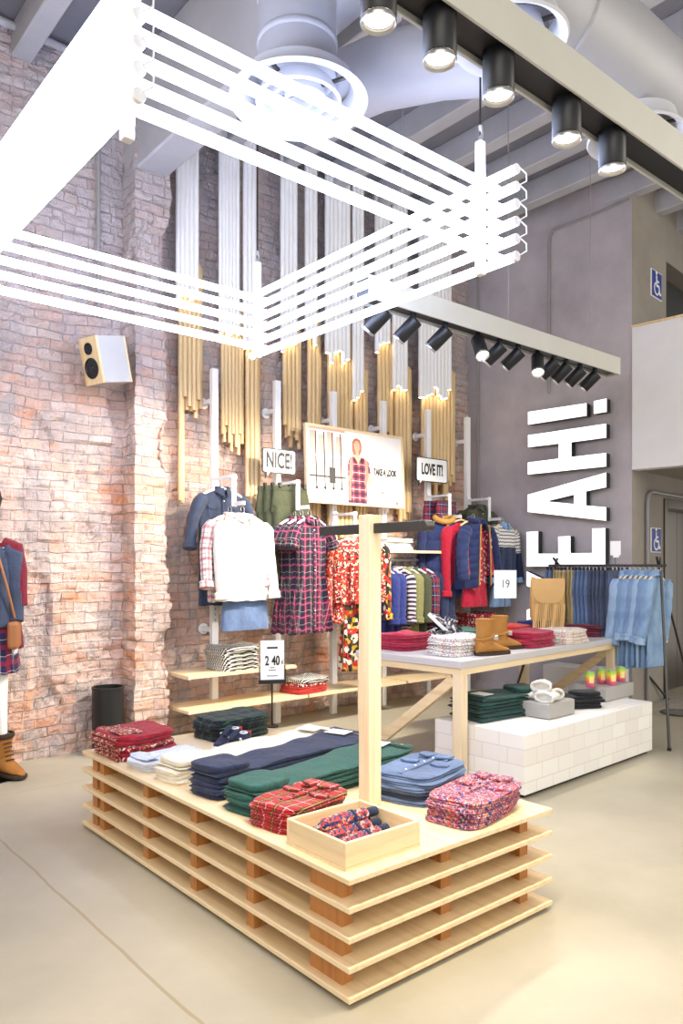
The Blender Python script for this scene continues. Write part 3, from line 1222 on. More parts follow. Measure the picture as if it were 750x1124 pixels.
letter('wall_letter_exclamation', 'white lit exclamation mark topping the vertical sign on the grey wall', [[(78, 127), (330, 89), (330, 143), (78, 182)], [(363, 80), (417, 69), (417, 126), (363, 135)]])
letter('wall_letter', 'white lit letter H below the exclamation mark on the grey wall',
       [[(78, 228), (415, 178), (415, 238), (264, 258), (264, 322), (415, 305), (415, 363), (77, 398), (77, 346), (211, 329), (211, 264), (78, 280)]])
tA = letter('wall_letter', 'white lit letter A between H and E on the grey wall', [])
for d0, d1, nm, mt in ((0.05, OFF - 0.012, 'black_side', 'black'), (OFF - 0.012, OFF, 'lit_face', 'litface')):
    for k, poly in enumerate([[(76, 486), (415, 390), (415, 453), (328, 471), (328, 532), (415, 540), (415, 598), (76, 560)]]):
        outer = poly
        # the counter of the A: split the outline into pieces around it
        pieces = [[(76, 486), (415, 390), (415, 453), (328, 471), (277, 485), (157, 514), (76, 523)],
                  [(76, 523), (157, 514), (277, 526), (328, 532), (415, 540), (415, 598), (76, 560)],
                  [(277, 485), (328, 471), (328, 532), (277, 526)]]
        m = MB()
        for pc in pieces:
            pts = [g_uv(560 + x / 3.947, 420 + y / 3.947, OFF) for x, y in pc]
            m.prism(pts, d0, d1, GM)
        m.build(nm, mt, tA)
letter('wall_letter', 'white lit letter E between A and Y on the grey wall',
       [[(72, 797), (72, 647), (120, 644), (120, 741), (209, 741), (209, 667), (260, 665), (260, 739), (356, 738), (356, 632), (411, 630), (411, 793)]])
letter('wall_letter', 'white lit letter Y at the foot of the wall sign, mostly hidden by the bag',
       [[(72, 818), (255, 905), (408, 905), (408, 965), (255, 965), (72, 1045), (72, 985), (200, 935), (72, 880)]])

# ---- ducts and diffusers
DY = 2.19


def duct_tube(label, pts, r, rings):
    t = thing('air_duct', label, 'duct')
    MB().tube(pts, r, 32).build('pipe', 'duct', t, smooth=True)
    for p, d in rings:
        d = Vector(d)
        MB().tube([Vector(p) - d * 0.02, Vector(p) - d * 0.01, Vector(p) + d * 0.01, Vector(p) + d * 0.02], [r * 1.0, r * 1.045, r * 1.045, r * 1.0], 32).build('seam_ring', 'duct', t, smooth=True)
    return t


duct_tube('wide grey horizontal air duct under the ceiling, carrying two round diffusers', [(-2, DY, 4.2), (1, DY, 4.2), (3, DY, 4.2), (4.55, DY, 4.2)], 0.28, [((x, DY, 4.2), (1, 0, 0)) for x in (1.9, 3.2, 4.5)])
VX, VY = 2.46, 3.28
duct_tube('vertical grey air duct dropping to the largest round diffuser', [(VX, VY, 4.12), (VX, VY, 4.4), (VX, VY, 5.2)], 0.21, [((VX, VY, 4.3), (0, 0, 1)), ((VX, VY, 4.55), (0, 0, 1))])
duct_tube('grey branch air duct curving between the vertical drop and the wide horizontal duct', [(3.0, 3.6, 4.42), (3.08, 3.3, 4.42), (3.2, 2.9, 4.35), (3.35, 2.5, 4.25)], 0.2, [])


def diffuser(label, c, R):
    t = thing('ceiling_diffuser', label, 'air diffuser', c)
    MB().lathe([(R * 0.80, 0.10), (R * 0.86, 0.04), (R, 0.0), (R * 0.97, -0.012), (R * 0.82, 0.015), (R * 0.74, 0.09)], 48, capped=False).build('outer_ring', 'diffuser', t, smooth=True)
    for k, q in enumerate((0.62, 0.42, 0.22)):
        MB().lathe([(R * q * 0.86, 0.07), (R * q, -0.005), (R * q * 0.93, -0.012), (R * q * 0.78, 0.07)], 40, capped=False).build('inner_ring', 'diffuser', t, smooth=True)
    m = MB()
    for a in (0.4, 0.4 + PI / 2):
        m.bar((-R * .78 * math.cos(a), -R * .78 * math.sin(a), 0.05), (R * .78 * math.cos(a), R * .78 * math.sin(a), 0.05), 0.02, 0.012)
    m.build('cross_brace', 'darksteel', t)
    MB().lathe([(R * 0.80, 0.10), (R * 0.62, 0.13), (R * 0.55, 0.17)], 32, (0, 0, 0), capped=False).build('neck', 'duct', t, smooth=True)
    return t


diffuser('largest round white diffuser under the vertical duct, behind the neon tubes', on_z(328, 112, 4.0), 0.375)
for (px, py, lb) in ((560, 45, 'round white diffuser under the wide duct, just past the second track spotlight'), (698, 152, 'round white diffuser near the end of the wide duct')):
    diffuser(lb, on_z(px, py, 3.86), 0.26)

# ---- neon frame lamp
nx0, nx1, ny0, ny1, nz0 = 1.07, 3.03, 2.41, 4.49, 3.0
lamp = thing('neon_tube_pendant', 'square pendant lamp of stacked glowing white tubes hanging over the slatted table', 'lamp', ((nx0 + nx1) / 2, (ny0 + ny1) / 2, nz0))
lx, ly = (nx1 - nx0) / 2, (ny1 - ny0) / 2
for k in range(6):
    z = 0.0 + k * 0.085
    for sx in (-1, 1):
        MB().tube([(sx * lx, -ly - 0.13, z), (sx * lx, ly + 0.09, z)], 0.023, 10).build('neon_tube', 'neon', lamp, smooth=True)
        for sy in (-1, 1):
            y0 = -ly - 0.13 if sy < 0 else ly + 0.09
            MB().tube([(sx * lx, y0 - sy * 0.002, z), (sx * lx, y0 + sy * 0.018, z)], 0.024, 12).build('end_cap', 'white', lamp, smooth=True)
    if k < 5:
        z += 0.0425
        for sy in (-1, 1):
            MB().tube([(-lx - 0.06, sy * ly, z), (lx + 0.06, sy * ly, z)], 0.023, 10).build('neon_tube', 'neon', lamp, smooth=True)
            for sx in (-1, 1):
                MB().tube([(sx * (lx + 0.058), sy * ly, z), (sx * (lx + 0.075), sy * ly, z)], 0.024, 12).build('end_cap', 'white', lamp, smooth=True)
for sx in (-1, 1):
    for sy in (-1, 1):
        x, y = sx * (lx - 0.045), sy * (ly - 0.045)
        MB().box(x - 0.02, x + 0.02, y - 0.02, y + 0.02, -0.05, 0.62).build('corner_bar', 'white', lamp, bevel=0.003)
        MB().tube([(x, y, 0.62), (x, y, 1.2), (x, y, 2.36)], 0.005, 6).build('cable', 'black', lamp)
        MB().tube([(x, y, 0.62), (x + 0.01, y, 0.66), (x, y, 0.7)], 0.012, 8).build('cable_clamp', 'chrome', lamp)
        for k in range(5):
            z = k * 0.085
            y0 = sy * (ly + (0.16 if sy < 0 else 0.115))
            MB().tube([(sx * lx, y0, z), (sx * lx + 0.03, y0 + sy * 0.02, z + 0.02), (sx * lx + 0.035, y0 + sy * 0.015, z + 0.06), (sx * lx, y0, z + 0.085)], 0.0035, 6).build('link_wire', 'white', lamp, smooth=True)


# ---- track lights
def track(label, x0, x1, y, z, n_w=3):
    t = thing('light_track', label, 'light track')
    MB().box(x0, x1, y - 0.07, y - 0.058, z, z + 0.15).build('side_cover', 'offwhite', t, bevel=0.002)
    MB().box(x0, x1, y + 0.058, y + 0.07, z, z + 0.15).build('side_cover', 'offwhite', t, bevel=0.002)
    MB().box(x0, x1, y - 0.058, y + 0.058, z + 0.138, z + 0.15).build('top_cover', 'offwhite', t)
    MB().box(x0, x1, y - 0.057, y + 0.057, z + 0.02, z + 0.137).build('rail', 'black', t)
    MB().box(x1 - 0.001, x1 + 0.012, y - 0.07, y + 0.07, z, z + 0.15).build('end_plate', 'offwhite', t)
    for k in range(n_w):
        x = x0 + (x1 - x0) * (0.12 + 0.76 * k / max(1, n_w - 1))
        MB().tube([(x, y, z + 0.15), (x, y, 5.6)], 0.004, 6).build('hanging_wire', 'pipe', t)
    return t


track('long beige light track nearest the camera, carrying five big black spotlights', -2.5, 6.0, 1.61, 3.2, 2)
tr2x0 = on_y(398, 333, 3.64).x
track('beige light track over the back tables, carrying eleven black spotlights', tr2x0, 6.27, 3.64, 3.2, 3)

PLACE = ['first', 'second', 'third', 'fourth', 'fifth', 'sixth', 'seventh', 'eighth', 'ninth', 'tenth', 'eleventh']


def spotlight(label, top, aim, L, R, energy, group, lit=True, size=58, DROP=-0.05):
    top = Vector(top)
    d = (Vector(aim) - top).normalized()
    q = d.to_track_quat('-Z', 'Y')
    piv = top + Vector((0, 0, DROP))
    t = thing('track_spotlight', label, 'spotlight', piv, 0, group, rot=q.to_euler())
    MB().lathe([(R * 0.93, 0.03), (R, 0.022), (R, -L), (R * 0.95, -L - 0.004), (R * 0.86, -L), (R * 0.86, -L + 0.02)], 28).build('housing', 'black', t, smooth=True)
    MB().lathe([(R * 0.92, -L - 0.003), (R * 1.02, -L - 0.012), (R * 0.98, -L - 0.02), (R * 0.84, -L - 0.012)], 28, capped=False).build('trim_ring', 'chrome', t, smooth=True)
    MB().lathe([(0.0001, -L - 0.006), (R * 0.84, -L - 0.004), (R * 0.84, -L + 0.003)], 24).build('lens', 'lens', t)
    st = MB().tube([q.inverted() @ Vector((0, 0, 0.09)), q.inverted() @ Vector((0, 0, 0.02)), Vector((0, 0, -0.02))], 0.02, 10).build('swivel_stem', 'black', t, smooth=True)
    if energy:
        ld = bpy.data.lights.new('spot_lamp', 'SPOT')
        ld.energy = energy
        ld.color = SPOT_COL
        ld.spot_size = rad(size)
        ld.spot_blend = 0.6
        ld.shadow_soft_size = 0.05
        lo = bpy.data.objects.new('spot_lamp', ld)
        COL.objects.link(lo)
        lo.parent = t
        lo.location = (0, 0, -L - 0.05)
    return t


for k, (px, ax, ay) in enumerate(((416, 1.9, 2.6), (483, 2.3, 2.4), (547, 2.7, 2.0), (622, 2.9, 1.9), (672, 4.4, 2.8))):
    x = on_y(px, 40, 1.61).x
    spotlight('%s big black spotlight from the left on the nearest light track' % PLACE[k], (x, 1.61, 3.2), (x + (ax - x) * 0.15, 1.61 + (ay - 1.61) * 0.1, 0.4), 0.125, 0.053, 65, 'spotlights on the nearest track', size=75, DROP=0.015)
for k, px in enumerate((421, 454, 489, 525, 549, 569, 590, 608, 622, 637, 653)):
    x = on_y(px, 365 + (px - 421) * 0.25, 3.64).x
    if k == 3:
        aim = (x - 0.5, 2.6, 1.4)
    elif k == 6:
        aim = (x - 0.9, 2.9, 1.2)
    elif k >= 7:
        aim = (x - 0.8, 5.6, 1.3)
    else:
        aim = (x - 0.75, 5.7, 1.45)
    spotlight('%s black spotlight from the left on the track over the back tables' % PLACE[k], (x, 3.64, 3.2), aim, 0.13, 0.05, 90, 'spotlights on the back track', size=82)


# ------------------------------------------------------------------ slatted display table
TX0, TX1, TY0, TY1, TZ = 1.665, 2.835, 1.93, 4.265, 0.44
tb = thing('slatted_display_table', 'long low birch display table built of five stacked boards with spacer blocks', 'display table', (TX0, TY0, 0))
W_, L_ = TX1 - TX0, TY1 - TY0
for k, z in enumerate((0.02, 0.121, 0.222, 0.323, 0.420)):
    MB().box(0, W_, 0, L_, z, z + 0.02).build('board', 'woody', tb, bevel=0.002)
for z0, z1 in ((0.04, 0.121), (0.141, 0.222), (0.242, 0.323), (0.343, 0.420)):
    MB().box(0.32, W_ - 0.32, 0.32, L_ - 0.32, z0, z1).build('core_panel', 'block', tb)
    for y in (0.62, 1.08, 1.56, 2.10):
        MB().box(0.03, 0.32, y, y + 0.055, z0, z1).build('spacer_block', 'block', tb)
        MB().box(W_ - 0.32, W_ - 0.03, y, y + 0.055, z0, z1).build('spacer_block', 'block', tb)
    MB().box(0.035, 0.085, 0.08, 0.26, z0, z1).build('corner_block', 'block', tb)
    for x in (0.53, 1.03):
        MB().box(x, x + 0.055, 0.07, 0.32, z0, z1).build('spacer_block', 'block', tb)
        MB().box(x, x + 0.055, L_ - 0.32, L_ - 0.03, z0, z1).build('spacer_block', 'block', tb)
    MB().box(0.03, 0.32, L_ - 0.145, L_ - 0.08, z0, z1).build('spacer_block', 'block', tb)
MB().box(0.06, W_ - 0.06, 0.06, L_ - 0.06, 0.0, 0.02).build('foot_plinth', 'black', tb)

# wooden post with the dark rail through it
PX, PY = 2.265, 2.485
zp = 1.5 + 55 * 3.34 / FPX
pt = thing('display_post', 'square birch post with a dark crossbar standing on the slatted table', 'post', (PX, PY, TZ))
MB().box(-0.036, 0.036, -0.036, 0.036, 0, zp - TZ).build('post', 'woodz', pt, bevel=0.003)
zb_ = 1.5 + 40 * 3.34 / FPX - TZ
MB().box(-0.012, 0.012, -0.345, 0.345, zb_ - 0.022, zb_ + 0.022).build('crossbar', 'darksteel', pt, bevel=0.003)
MB().lathe([(0.023, -0.025), (0.023, 0.025)], 20, (0, -0.345, zb_), Matrix.Rotation(PI / 2, 4, 'Y')).build('crossbar_end', 'darksteel', pt, bevel=0.003)

WT = 'on the slatted table'
# -- stacks on the slatted table
stack('folded_sweater', 'folded dark red patterned sweater', "at the slatted table's far left corner", 'sweater', (1.875, 4.03, TZ), 0.05, 0.36, 0.36, 0.026, 5, 'redknit', seed=1, layers=1, mats=['tribal', 'redknit', 'tribal', 'redknit', 'redknit'], wr=1.0)
# patterned edge of the sweaters: a band of knitting along the edge facing the aisle
for o in [x for x in COL.objects if x.name.startswith('folded_sweater')]:
    MB().sheet(lambda u, v: (-0.181 - 0.012 * math.sin(PI * v), (u - .5) * 0.30, 0.002 + v * 0.022), 10, 4, -0.004, (0.30, 0.05)).build('patterned_band', 'tribal', o, smooth=True)
top_sw = [x for x in COL.objects if x.name.startswith('folded_sweater') and x['label'].startswith('topmost')][0]
MB().sheet(lambda u, v: (-0.15 + 0.13 * u, (v - .5) * 0.26, 0.0325 + 0.004 * math.sin(6 * v)), 6, 8, -0.003, (0.15, 0.28)).build('knitted_panel', 'tribal', top_sw, smooth=True)

stack('folded_tartan_shirt', 'folded dark green tartan shirt', "at the slatted table's far right corner", 'shirt', (2.54, 4.06, TZ), 0.1, 0.42, 0.32, 0.026, 5, 'blackwatch', seed=2, layers=2)
stack('folded_striped_shirt', 'folded pale blue striped shirt', 'beside the red sweaters on the slatted table', 'shirt', (1.90, 3.70, TZ), 0.12, 0.40, 0.22, 0.018, 3, 'bluewhite', dress=shirt_top('bluewhite', pocket=False), seed=3, layers=1)


def trousers_pile(name, desc, where, mat, loc, rz, ln, wd, t, n, seed, label_mat='paper', lift=0.03, jx=0.014, ja=0.02):
    """trousers folded lengthwise; hems to the front (-x), waist to the back (+x)"""
    rr = random.Random(seed)
    loc = Vector(loc)
    base = None
    for i in range(n):
        top = i == n - 1
        pos = ORD[n - 1 - i] if i else 'bottom'
        lab = '%s %s %s' % (pos, desc, where)
        lift = 0.0
        if True:
            m = MB()
            rg, uvs = [], []
            nx = 30
            ns = 24
            for a in range(nx + 1):
                f = a / nx
                x = -ln / 2 + ln * f
                ww = wd * (0.72 + 0.30 * min(1, f * 1.1) ** 1.5)
                sq = min(1, math.sin(PI * min(0.5, (f + 0.004) * 12)) if f < 0.05 else 1, math.sin(PI * min(0.5, (1 - f + 0.004) * 14)) if f > 0.95 else 1)
                r, u = [], []
                for k in range(ns + 1):
                    th = 2 * PI * k / ns
                    ca, sa = math.cos(th), math.sin(th)
                    q = (abs(ca) ** 5 + abs(sa) ** 5) ** -0.2
                    y = ca * q * ww / 2 * (1 + 0.03 * noise.noise(Vector((x * 5, seed, i))))
                    zz = (sa * q * 0.5 + 0.5) * t
                    if sa > 0:
                        zz += 0.006 * noise.noise(Vector((x * 9, y * 9, seed + i))) + (0.8 * t * noise.noise(Vector((x * 6 + 2, y * 6, seed)) ) if top else 0.2 * t * noise.noise(Vector((x * 6 + 2, y * 6, seed + i))))
                    zz = t / 2 + (zz - t / 2) * sq
                    zz = max(0, zz) * (1 + lift / n / t * f * f) + lift * i / n * f * f
                    if k < ns:
                        r.append(Vector((x, y, zz)))
                    u.append((x, y + (0.5 if sa < 0 else 0)))
                rg.append(r)
                uvs.append(u)
            m.rings(rg, uvs)
            o = m.build(name, mat, None, smooth=True)
            tag(o, lab, 'trousers', desc + ' ' + where)
            # turned-back hem lobe at the front end
            mm = folded_mb(0.22, wd * 0.74, t * (1.0 if not top else 1.25), 1, seed + i, 0.6, 32, 5, False)
            mm.v = [v + Vector((-ln / 2 + 0.11, 0, t * 0.92)) for v in mm.v] if top else [v * 1 + Vector((-ln / 2 + 0.10, 0, 0)) for v in mm.v]
            mm.build('folded_hem', mat, o, smooth=True)
            if top:
                MB().sheet(lambda u, v: (ln / 2 - 0.055 + 0.045 * u, (v - .5) * wd * 0.95, t * (1.05 + 0.06 * math.sin(v * 7)) + 0.006 + lift * (0.90 + 0.10 * u)), 4, 12, -0.004, (0.045, wd)).build('waistband', mat, o, smooth=True)
                MB().cbox((ln / 2 - 0.10, wd * 0.12, t + 0.013 + lift * 0.84), (0.10, 0.13, 0.003), 0.2).build('paper_label', label_mat, o)
                MB().lathe([(0.0001, 0.004), (0.008, 0.003), (0.009, 0)], 10, (ln / 2 - 0.03, -wd * 0.30, t + 0.010 + lift)).build('button', 'chrome', o)
            base = base or o
        else:
            o = copy_tree(base, loc, rz, lab, desc + ' ' + where)
        o.location = loc + Vector((rr.uniform(-jx, jx), rr.uniform(-jx, jx), i * t))
        o.rotation_euler = (0, 0, rz + rr.uniform(-ja, ja))


trousers_pile('folded_trousers', 'cream folded trousers', 'laid across the slatted table beside the navy pair', 'cream', (2.28, 3.45, TZ), 0.12, 1.10, 0.28, 0.022, 4, 11)
trousers_pile('folded_trousers', 'navy folded trousers', 'laid across the slatted table beside the green pair', 'navy', (2.29, 3.135, TZ), 0.16, 1.08, 0.30, 0.024, 5, 12)
trousers_pile('folded_trousers', 'bottle green folded trousers', 'laid across the slatted table beside the post', 'green', (2.29, 2.83, TZ), 0.15, 1.08, 0.29, 0.022, 5, 13)
stack('folded_shirt', 'folded red tartan shirt', 'beside the wooden tray', 'shirt', (1.915, 2.54, TZ), PI + 0.18, 0.38, 0.27, 0.020, 5, 'redplaid', dress=shirt_top('redplaid', 'ink'), seed=4)
stack('folded_shirt', 'folded blue denim shirt', 'right of the post on the slatted table', 'shirt', (2.57, 2.47, TZ), PI + 0.25, 0.42, 0.30, 0.020, 6, 'denim', dress=shirt_top('denim', 'paper'), seed=5, layers=2, mats=['denim', 'dkdenim', 'denim', 'denim', 'denim', 'denim'])
stack('folded_shirt', 'folded small-flowered shirt', "at the slatted table's near right corner", 'shirt', (2.53, 2.12, TZ), PI + 0.2, 0.44, 0.27, 0.021, 5, 'floral', dress=shirt_top('floral', 'ink'), seed=6)

# wooden tray with umbrellas
ty = thing('wooden_tray', 'square open birch tray holding flowered umbrellas near the table corner', 'tray', (1.70, 1.99, TZ))
TW, TD, TH, TT = 0.37, 0.345, 0.098, 0.014
MB().box(0, TW, 0, TD, 0, 0.012).build('tray_bottom', 'woodx', ty)
MB().box(0, TW, 0, TT, 0.012, TH).build('tray_side', 'woodx', ty, bevel=0.002)
MB().box(0, TW, TD - TT, TD, 0.012, TH).build('tray_side', 'woodx', ty, bevel=0.002)
MB().box(0, TT, TT, TD - TT, 0.012, TH).build('tray_side', 'woody', ty, bevel=0.002)
MB().box(TW - TT, TW, TT, TD - TT, 0.012, TH).build('tray_side', 'woody', ty, bevel=0.002)


def umbrella(label, loc, rz):
    t = thing('folding_umbrella', label, 'umbrella', loc, rz, 'flowered umbrellas in the tray')
    rg, uvs = [], []
    for a in range(17):
        f = a / 16
        x = -0.12 + 0.24 * f
        R = 0.027 * (1 - 0.25 * abs(f - .5)) if 0 < a < 16 else 0.014
        r, u = [], []
        for k in range(25):
            th = 2 * PI * k / 24
            q = R * (1 + 0.10 * math.sin(8 * th + x * 12))
            if k < 24:
                r.append(Vector((x, q * math.cos(th), q * math.sin(th))))
            u.append((x, th * 0.027))
        rg.append(r)
        uvs.append(u)
    MB().rings(rg, uvs).build('rolled_canopy', 'umb', t, smooth=True)
    MB().tube([(0.115, 0, 0), (0.13, 0, 0), (0.165, 0, 0), (0.172, 0, 0)], [0.012, 0.019, 0.019, 0.013], 16).build('handle', 'navy', t, smooth=True)
    MB().tube([(0.03, 0, -0.0), (0.033, 0, 0), (0.045, 0, 0), (0.048, 0, 0)], [0.027, 0.030, 0.030, 0.027], 18).build('strap', 'navy', t, smooth=True)
    MB().tube([(0.17, 0.002, 0), (0.20, 0.02, -0.004), (0.19, 0.055, -0.01), (0.14, 0.06, -0.012), (0.15, 0.02, -0.01)], 0.004, 8).build('wrist_cord', 'flap', t, smooth=True)
    MB().tube([(-0.12, 0, 0), (-0.14, 0, 0)], 0.006, 8).build('tip', 'chrome', t)
    return t


for k, (x, y, z, a) in enumerate(((0.165, 0.262, 0.042, -0.10), (0.175, 0.19, 0.047, 0.06), (0.165, 0.115, 0.042, 0.16), (0.185, 0.225, 0.083, 0.02))):
    umbrella('flowered folded umbrella, %s in the birch tray' % ['nearest the post', 'in the middle', 'nearest the aisle', 'lying on the other three'][k], (1.70 + x, 1.99 + y, TZ + z), PI * 0 + a)

# sneakers
def sneaker_mb(L=0.27, W=0.095, H=0.09):
    rg, uvs = [], []
    n, s = 22, 20
    for a in range(n + 1):
        f = a / n
        x = -L / 2 + L * f
        ww = W / 2 * (0.78 + 0.25 * math.sin(PI * min(1, f * 1.15)) ** 1.0) * (math.sqrt(max(0.02, 1 - ((f - 0.72) / 0.29) ** 2)) if f > 0.72 else (math.sqrt(max(0.05, 1 - ((0.1 - f) / 0.11) ** 2)) if f < 0.1 else 1))
        hh = H * (1.0 - 0.05 * f) if f < 0.35 else H * (0.98 - 0.55 * min(1, (f - 0.35) / 0.5)) 
        if f > 0.9:
            hh *= 1 - 0.45 * ((f - 0.9) / 0.1) ** 2
        r, u = [], []
        for k in range(s + 1):
            th = 2 * PI * k / s
            ca, sa = math.cos(th), math.sin(th)
            q = (abs(ca) ** 3 + abs(sa) ** 3) ** (-1 / 3)
            nar = 1 - 0.35 * max(0, sa * q)
            if k < s:
                r.append(Vector((x, ca * q * ww * nar, 0.018 + (sa * q * .5 + .5) * (hh - 0.018))))
            u.append((x, th * 0.04))
        rg.append(r)
        uvs.append(u)
    return MB().rings(rg, uvs)


def sneaker(label, loc, rz, mat='sneaker', group=None, s=1.0, sole='rubber'):
    t = thing('sneaker', label, 'shoe', loc, rz, group)
    sneaker_mb().build('upper', mat, t, smooth=True)
    out = []
    for sg in (1, -1):
        rng = range(0, 21) if sg > 0 else range(20, -1, -1)
        for a in rng:
            f = a / 20
            x = -0.14 + 0.285 * f
            w_ = 0.05 * (0.8 + 0.25 * math.sin(PI * min(1, f * 1.15))) * math.sqrt(max(0.0, 1 - ((f - 0.7) / 0.3) ** 2) if f > 0.7 else (max(0.0, 1 - ((0.12 - f) / 0.12) ** 2) if f < 0.12 else 1))
            if (f in (0, 1)) and sg < 0:
                continue
            out.append((x, sg * w_))
    MB().prism(out, 0, 0.024).build('sole', sole, t, bevel=0.003)
    MB().cbox((-0.128, 0, 0.065), (0.022, 0.05, 0.05), 0, -0.15).build('heel_patch', 'reddetail' if mat == 'sneaker' else mat, t, bevel=0.006)
    MB().sheet(lambda u, v: (-0.04 + 0.09 * u, (v - .5) * 0.035, 0.105 - 0.038 * u + 0.004), 6, 4, -0.005, (0.1, 0.035)).build('tongue', mat, t, smooth=True)
    MB().lathe([(0.030, 0.0), (0.034, 0.006), (0.026, 0.01), (0.020, 0.004), (0.016, -0.02), (0.0001, -0.02)], 20, (-0.075, 0, 0.083)).build('opening', 'rubber' if mat == 'sneaker' else 'black', t, smooth=True)
    for k in range(4):
        x = -0.02 + k * 0.02
        z = 0.096 - k * 0.0085
        MB().tube([(x, -0.026, z - 0.004), (x + 0.004, 0, z + 0.008), (x, 0.026, z - 0.004)], 0.0028, 6).build('lace', 'navy' if mat == 'sneaker' else 'rubber', t, smooth=True)
    for sg in (-1, 1):
        MB().cbox((-0.01, sg * 0.038, 0.05), (0.014, 0.012, 0.055), 0, 0.5).build('side_stripe', 'rubber', t, bevel=0.002)
    t.scale = (s,) * 3
    return t


sneaker('navy sneaker with white sole, next to the dark green tartan shirts', (2.36, 3.83, TZ), PI + 0.5, group=None, s=1.0)
sneaker('navy sneaker with white sole, next to the cream trousers', (2.33, 3.70, TZ), PI + 0.42, s=1.0)


# ---- card holders and small signs
def card_sign(name, label, base, h, cw, ch, lines, rz, pole='black', frame=True, foot=True):
    t = thing(name, label, 'sign', base, rz)
    MB().tube([(0, 0.012, 0.0), (0, 0.012, h + (ch * 0.2 if frame else 0.02))], 0.006 if frame else 0.0035, 8).build('pole', pole, t)
    if foot:
        MB().lathe([(0.045, 0), (0.045, 0.006), (0.04, 0.009), (0.0001, 0.009)], 24, (0, 0.012, 0)).build('foot', pole, t)
    MB().box(-cw / 2, cw / 2, -0.003, 0.003, h, h + ch).build('card', 'paper', t)
    if frame:
        MB().box(-cw / 2 - 0.012, cw / 2 + 0.012, -0.008, 0.010, h - 0.014, h + 0.012).build('holder', 'black', t, bevel=0.001)
        for sg in (-1, 1):
            MB().box(sg * cw / 2 - 0.003 + sg * 0.006, sg * cw / 2 + 0.003 + sg * 0.006, -0.008, 0.010, h, h + ch * 0.38).build('holder', 'black', t)
    for (s, size, dx, dz, mat, sx, bold) in lines:
        text('lettering', s, size, mat, t, (dx, -0.0045, h + dz), (PI / 2, 0, 0), sx, bold)
    return t


b0 = Vector((TX1 - 0.02, 3.98, TZ))
b0 = on_z(299, 798, TZ)
zc0 = (EYE + ray(299, 748) * ((b0 - EYE).dot(FWD))).z - TZ
zc1 = (EYE + ray(299, 703) * ((b0 - EYE).dot(FWD))).z - TZ
hh_ = zc1 - zc0
card_sign('price_sign', 'white price card in a black holder on a pole at the slatted table', b0, zc0, 0.155, hh_,
          [('2', 0.085, -0.035, hh_ * .5, 'ink', .62, .002), ('40', 0.085, 0.022, hh_ * .5, 'ink', .62, .002), ('€', 0.035, 0.066, hh_ * .46, 'ink', .7, 0)], rad(-28))
ps = [o for o in COL.objects if o.name == 'price_sign'][0]
for v, wv in ((0.80, 0.07), (0.33, 0.03), (0.27, 0.05), (0.13, 0.07)):
    MB().box(-wv / 2, wv / 2, -0.0042, -0.0032, zc0 + hh_ * v, zc0 + hh_ * v + (0.012 if v > .5 else 0.005)).build('printed_line', 'ink' if v > .5 else 'greyink', ps)

# ------------------------------------------------------------------ big table with concrete top
T2 = on_z(507, 726.4, 0.85)
T2.z = 0
A2 = rad(5.3)
t2 = thing('display_table', 'tall display table with pale stone top and diagonal birch braces', 'table', T2, A2)
L2, W2 = 2.40, 0.98
k_ = plain('pale_stone_top', 'c6c3c4', 0.5, bump=0.1)
M['stone'] = k_
MB().box(0, L2, 0, W2, 0.80, 0.85).build('table_top', 'stone', t2, bevel=0.003)
MB().box(0.01, L2 - 0.01, 0.01, 0.05, 0.755, 0.80).build('apron', 'woodx', t2)
MB().box(0.01, L2 - 0.01, W2 - 0.05, W2 - 0.01, 0.755, 0.80).build('apron', 'woodx', t2)
for x in (0.01, L2 - 0.05):
    MB().box(x, x + 0.04, 0.05, W2 - 0.05, 0.755, 0.80).build('apron', 'woody', t2)
for x in (0.01, L2 - 0.085):
    for y in (0.01, W2 - 0.085):
        MB().box(x, x + 0.075, y, y + 0.075, 0, 0.758).build('leg', 'woodz', t2, bevel=0.003)
    MB().bar((x + 0.0375, 0.09, 0.72), (x + 0.0375, W2 - 0.09, 0.10), 0.05, 0.07).build('brace', 'woody', t2, bevel=0.002)
T2M = Matrix.Translation(T2) @ Matrix.Rotation(A2, 4, 'Z')
T2I = T2M.inverted()
Z2 = 0.85


def on2(px, py):
    return on_z(px, py, Z2)


WS = 'on the stone-topped table'
stack('folded_jumper', 'folded berry red jumper', 'by the post on the stone-topped table', 'jumper', on2(441, 712) + Vector((0.02, -0.02, 0)), A2, 0.36, 0.30, 0.030, 4, 'berry', seed=21)
stack('folded_jumper', 'folded white dotted jumper', "at the stone table's near corner", 'jumper', on2(503, 717.5), A2 - 0.1, 0.42, 0.30, 0.026, 5, 'dotwhite', seed=22)
stack('folded_jumper', 'folded bright green jumper', 'behind the white dotted jumpers', 'jumper', on2(512, 698) + Vector((0.0, 0.0, 0)), A2, 0.42, 0.28, 0.030, 2, 'green', seed=23)
stack('folded_jumper', 'folded berry red jumper', 'right of the tan boots', 'jumper', on2(580, 709), A2, 0.42, 0.30, 0.030, 4, 'berry', seed=24)
stack('folded_jumper', 'folded cream dotted jumper', 'between the red and burgundy stacks', 'jumper', on2(617, 704.5), A2, 0.40, 0.34, 0.027, 4, 'offknit', seed=25)
stack('folded_trousers', 'folded burgundy trousers', "at the stone table's far right end", 'trousers', on2(645, 697), A2 + 0.1, 0.42, 0.36, 0.021, 5, 'burg', seed=26, jit=0.02)
stack('folded_jumper', 'folded red jumper', 'behind the card reading 19', 'jumper', on2(562, 697), A2, 0.34, 0.26, 0.03, 3, 'coral', seed=27)
stack('folded_jumper', 'folded royal blue jumper', 'behind the fringed bag', 'jumper', on2(588, 691.5), A2, 0.36, 0.24, 0.03, 3, 'royal', seed=28)
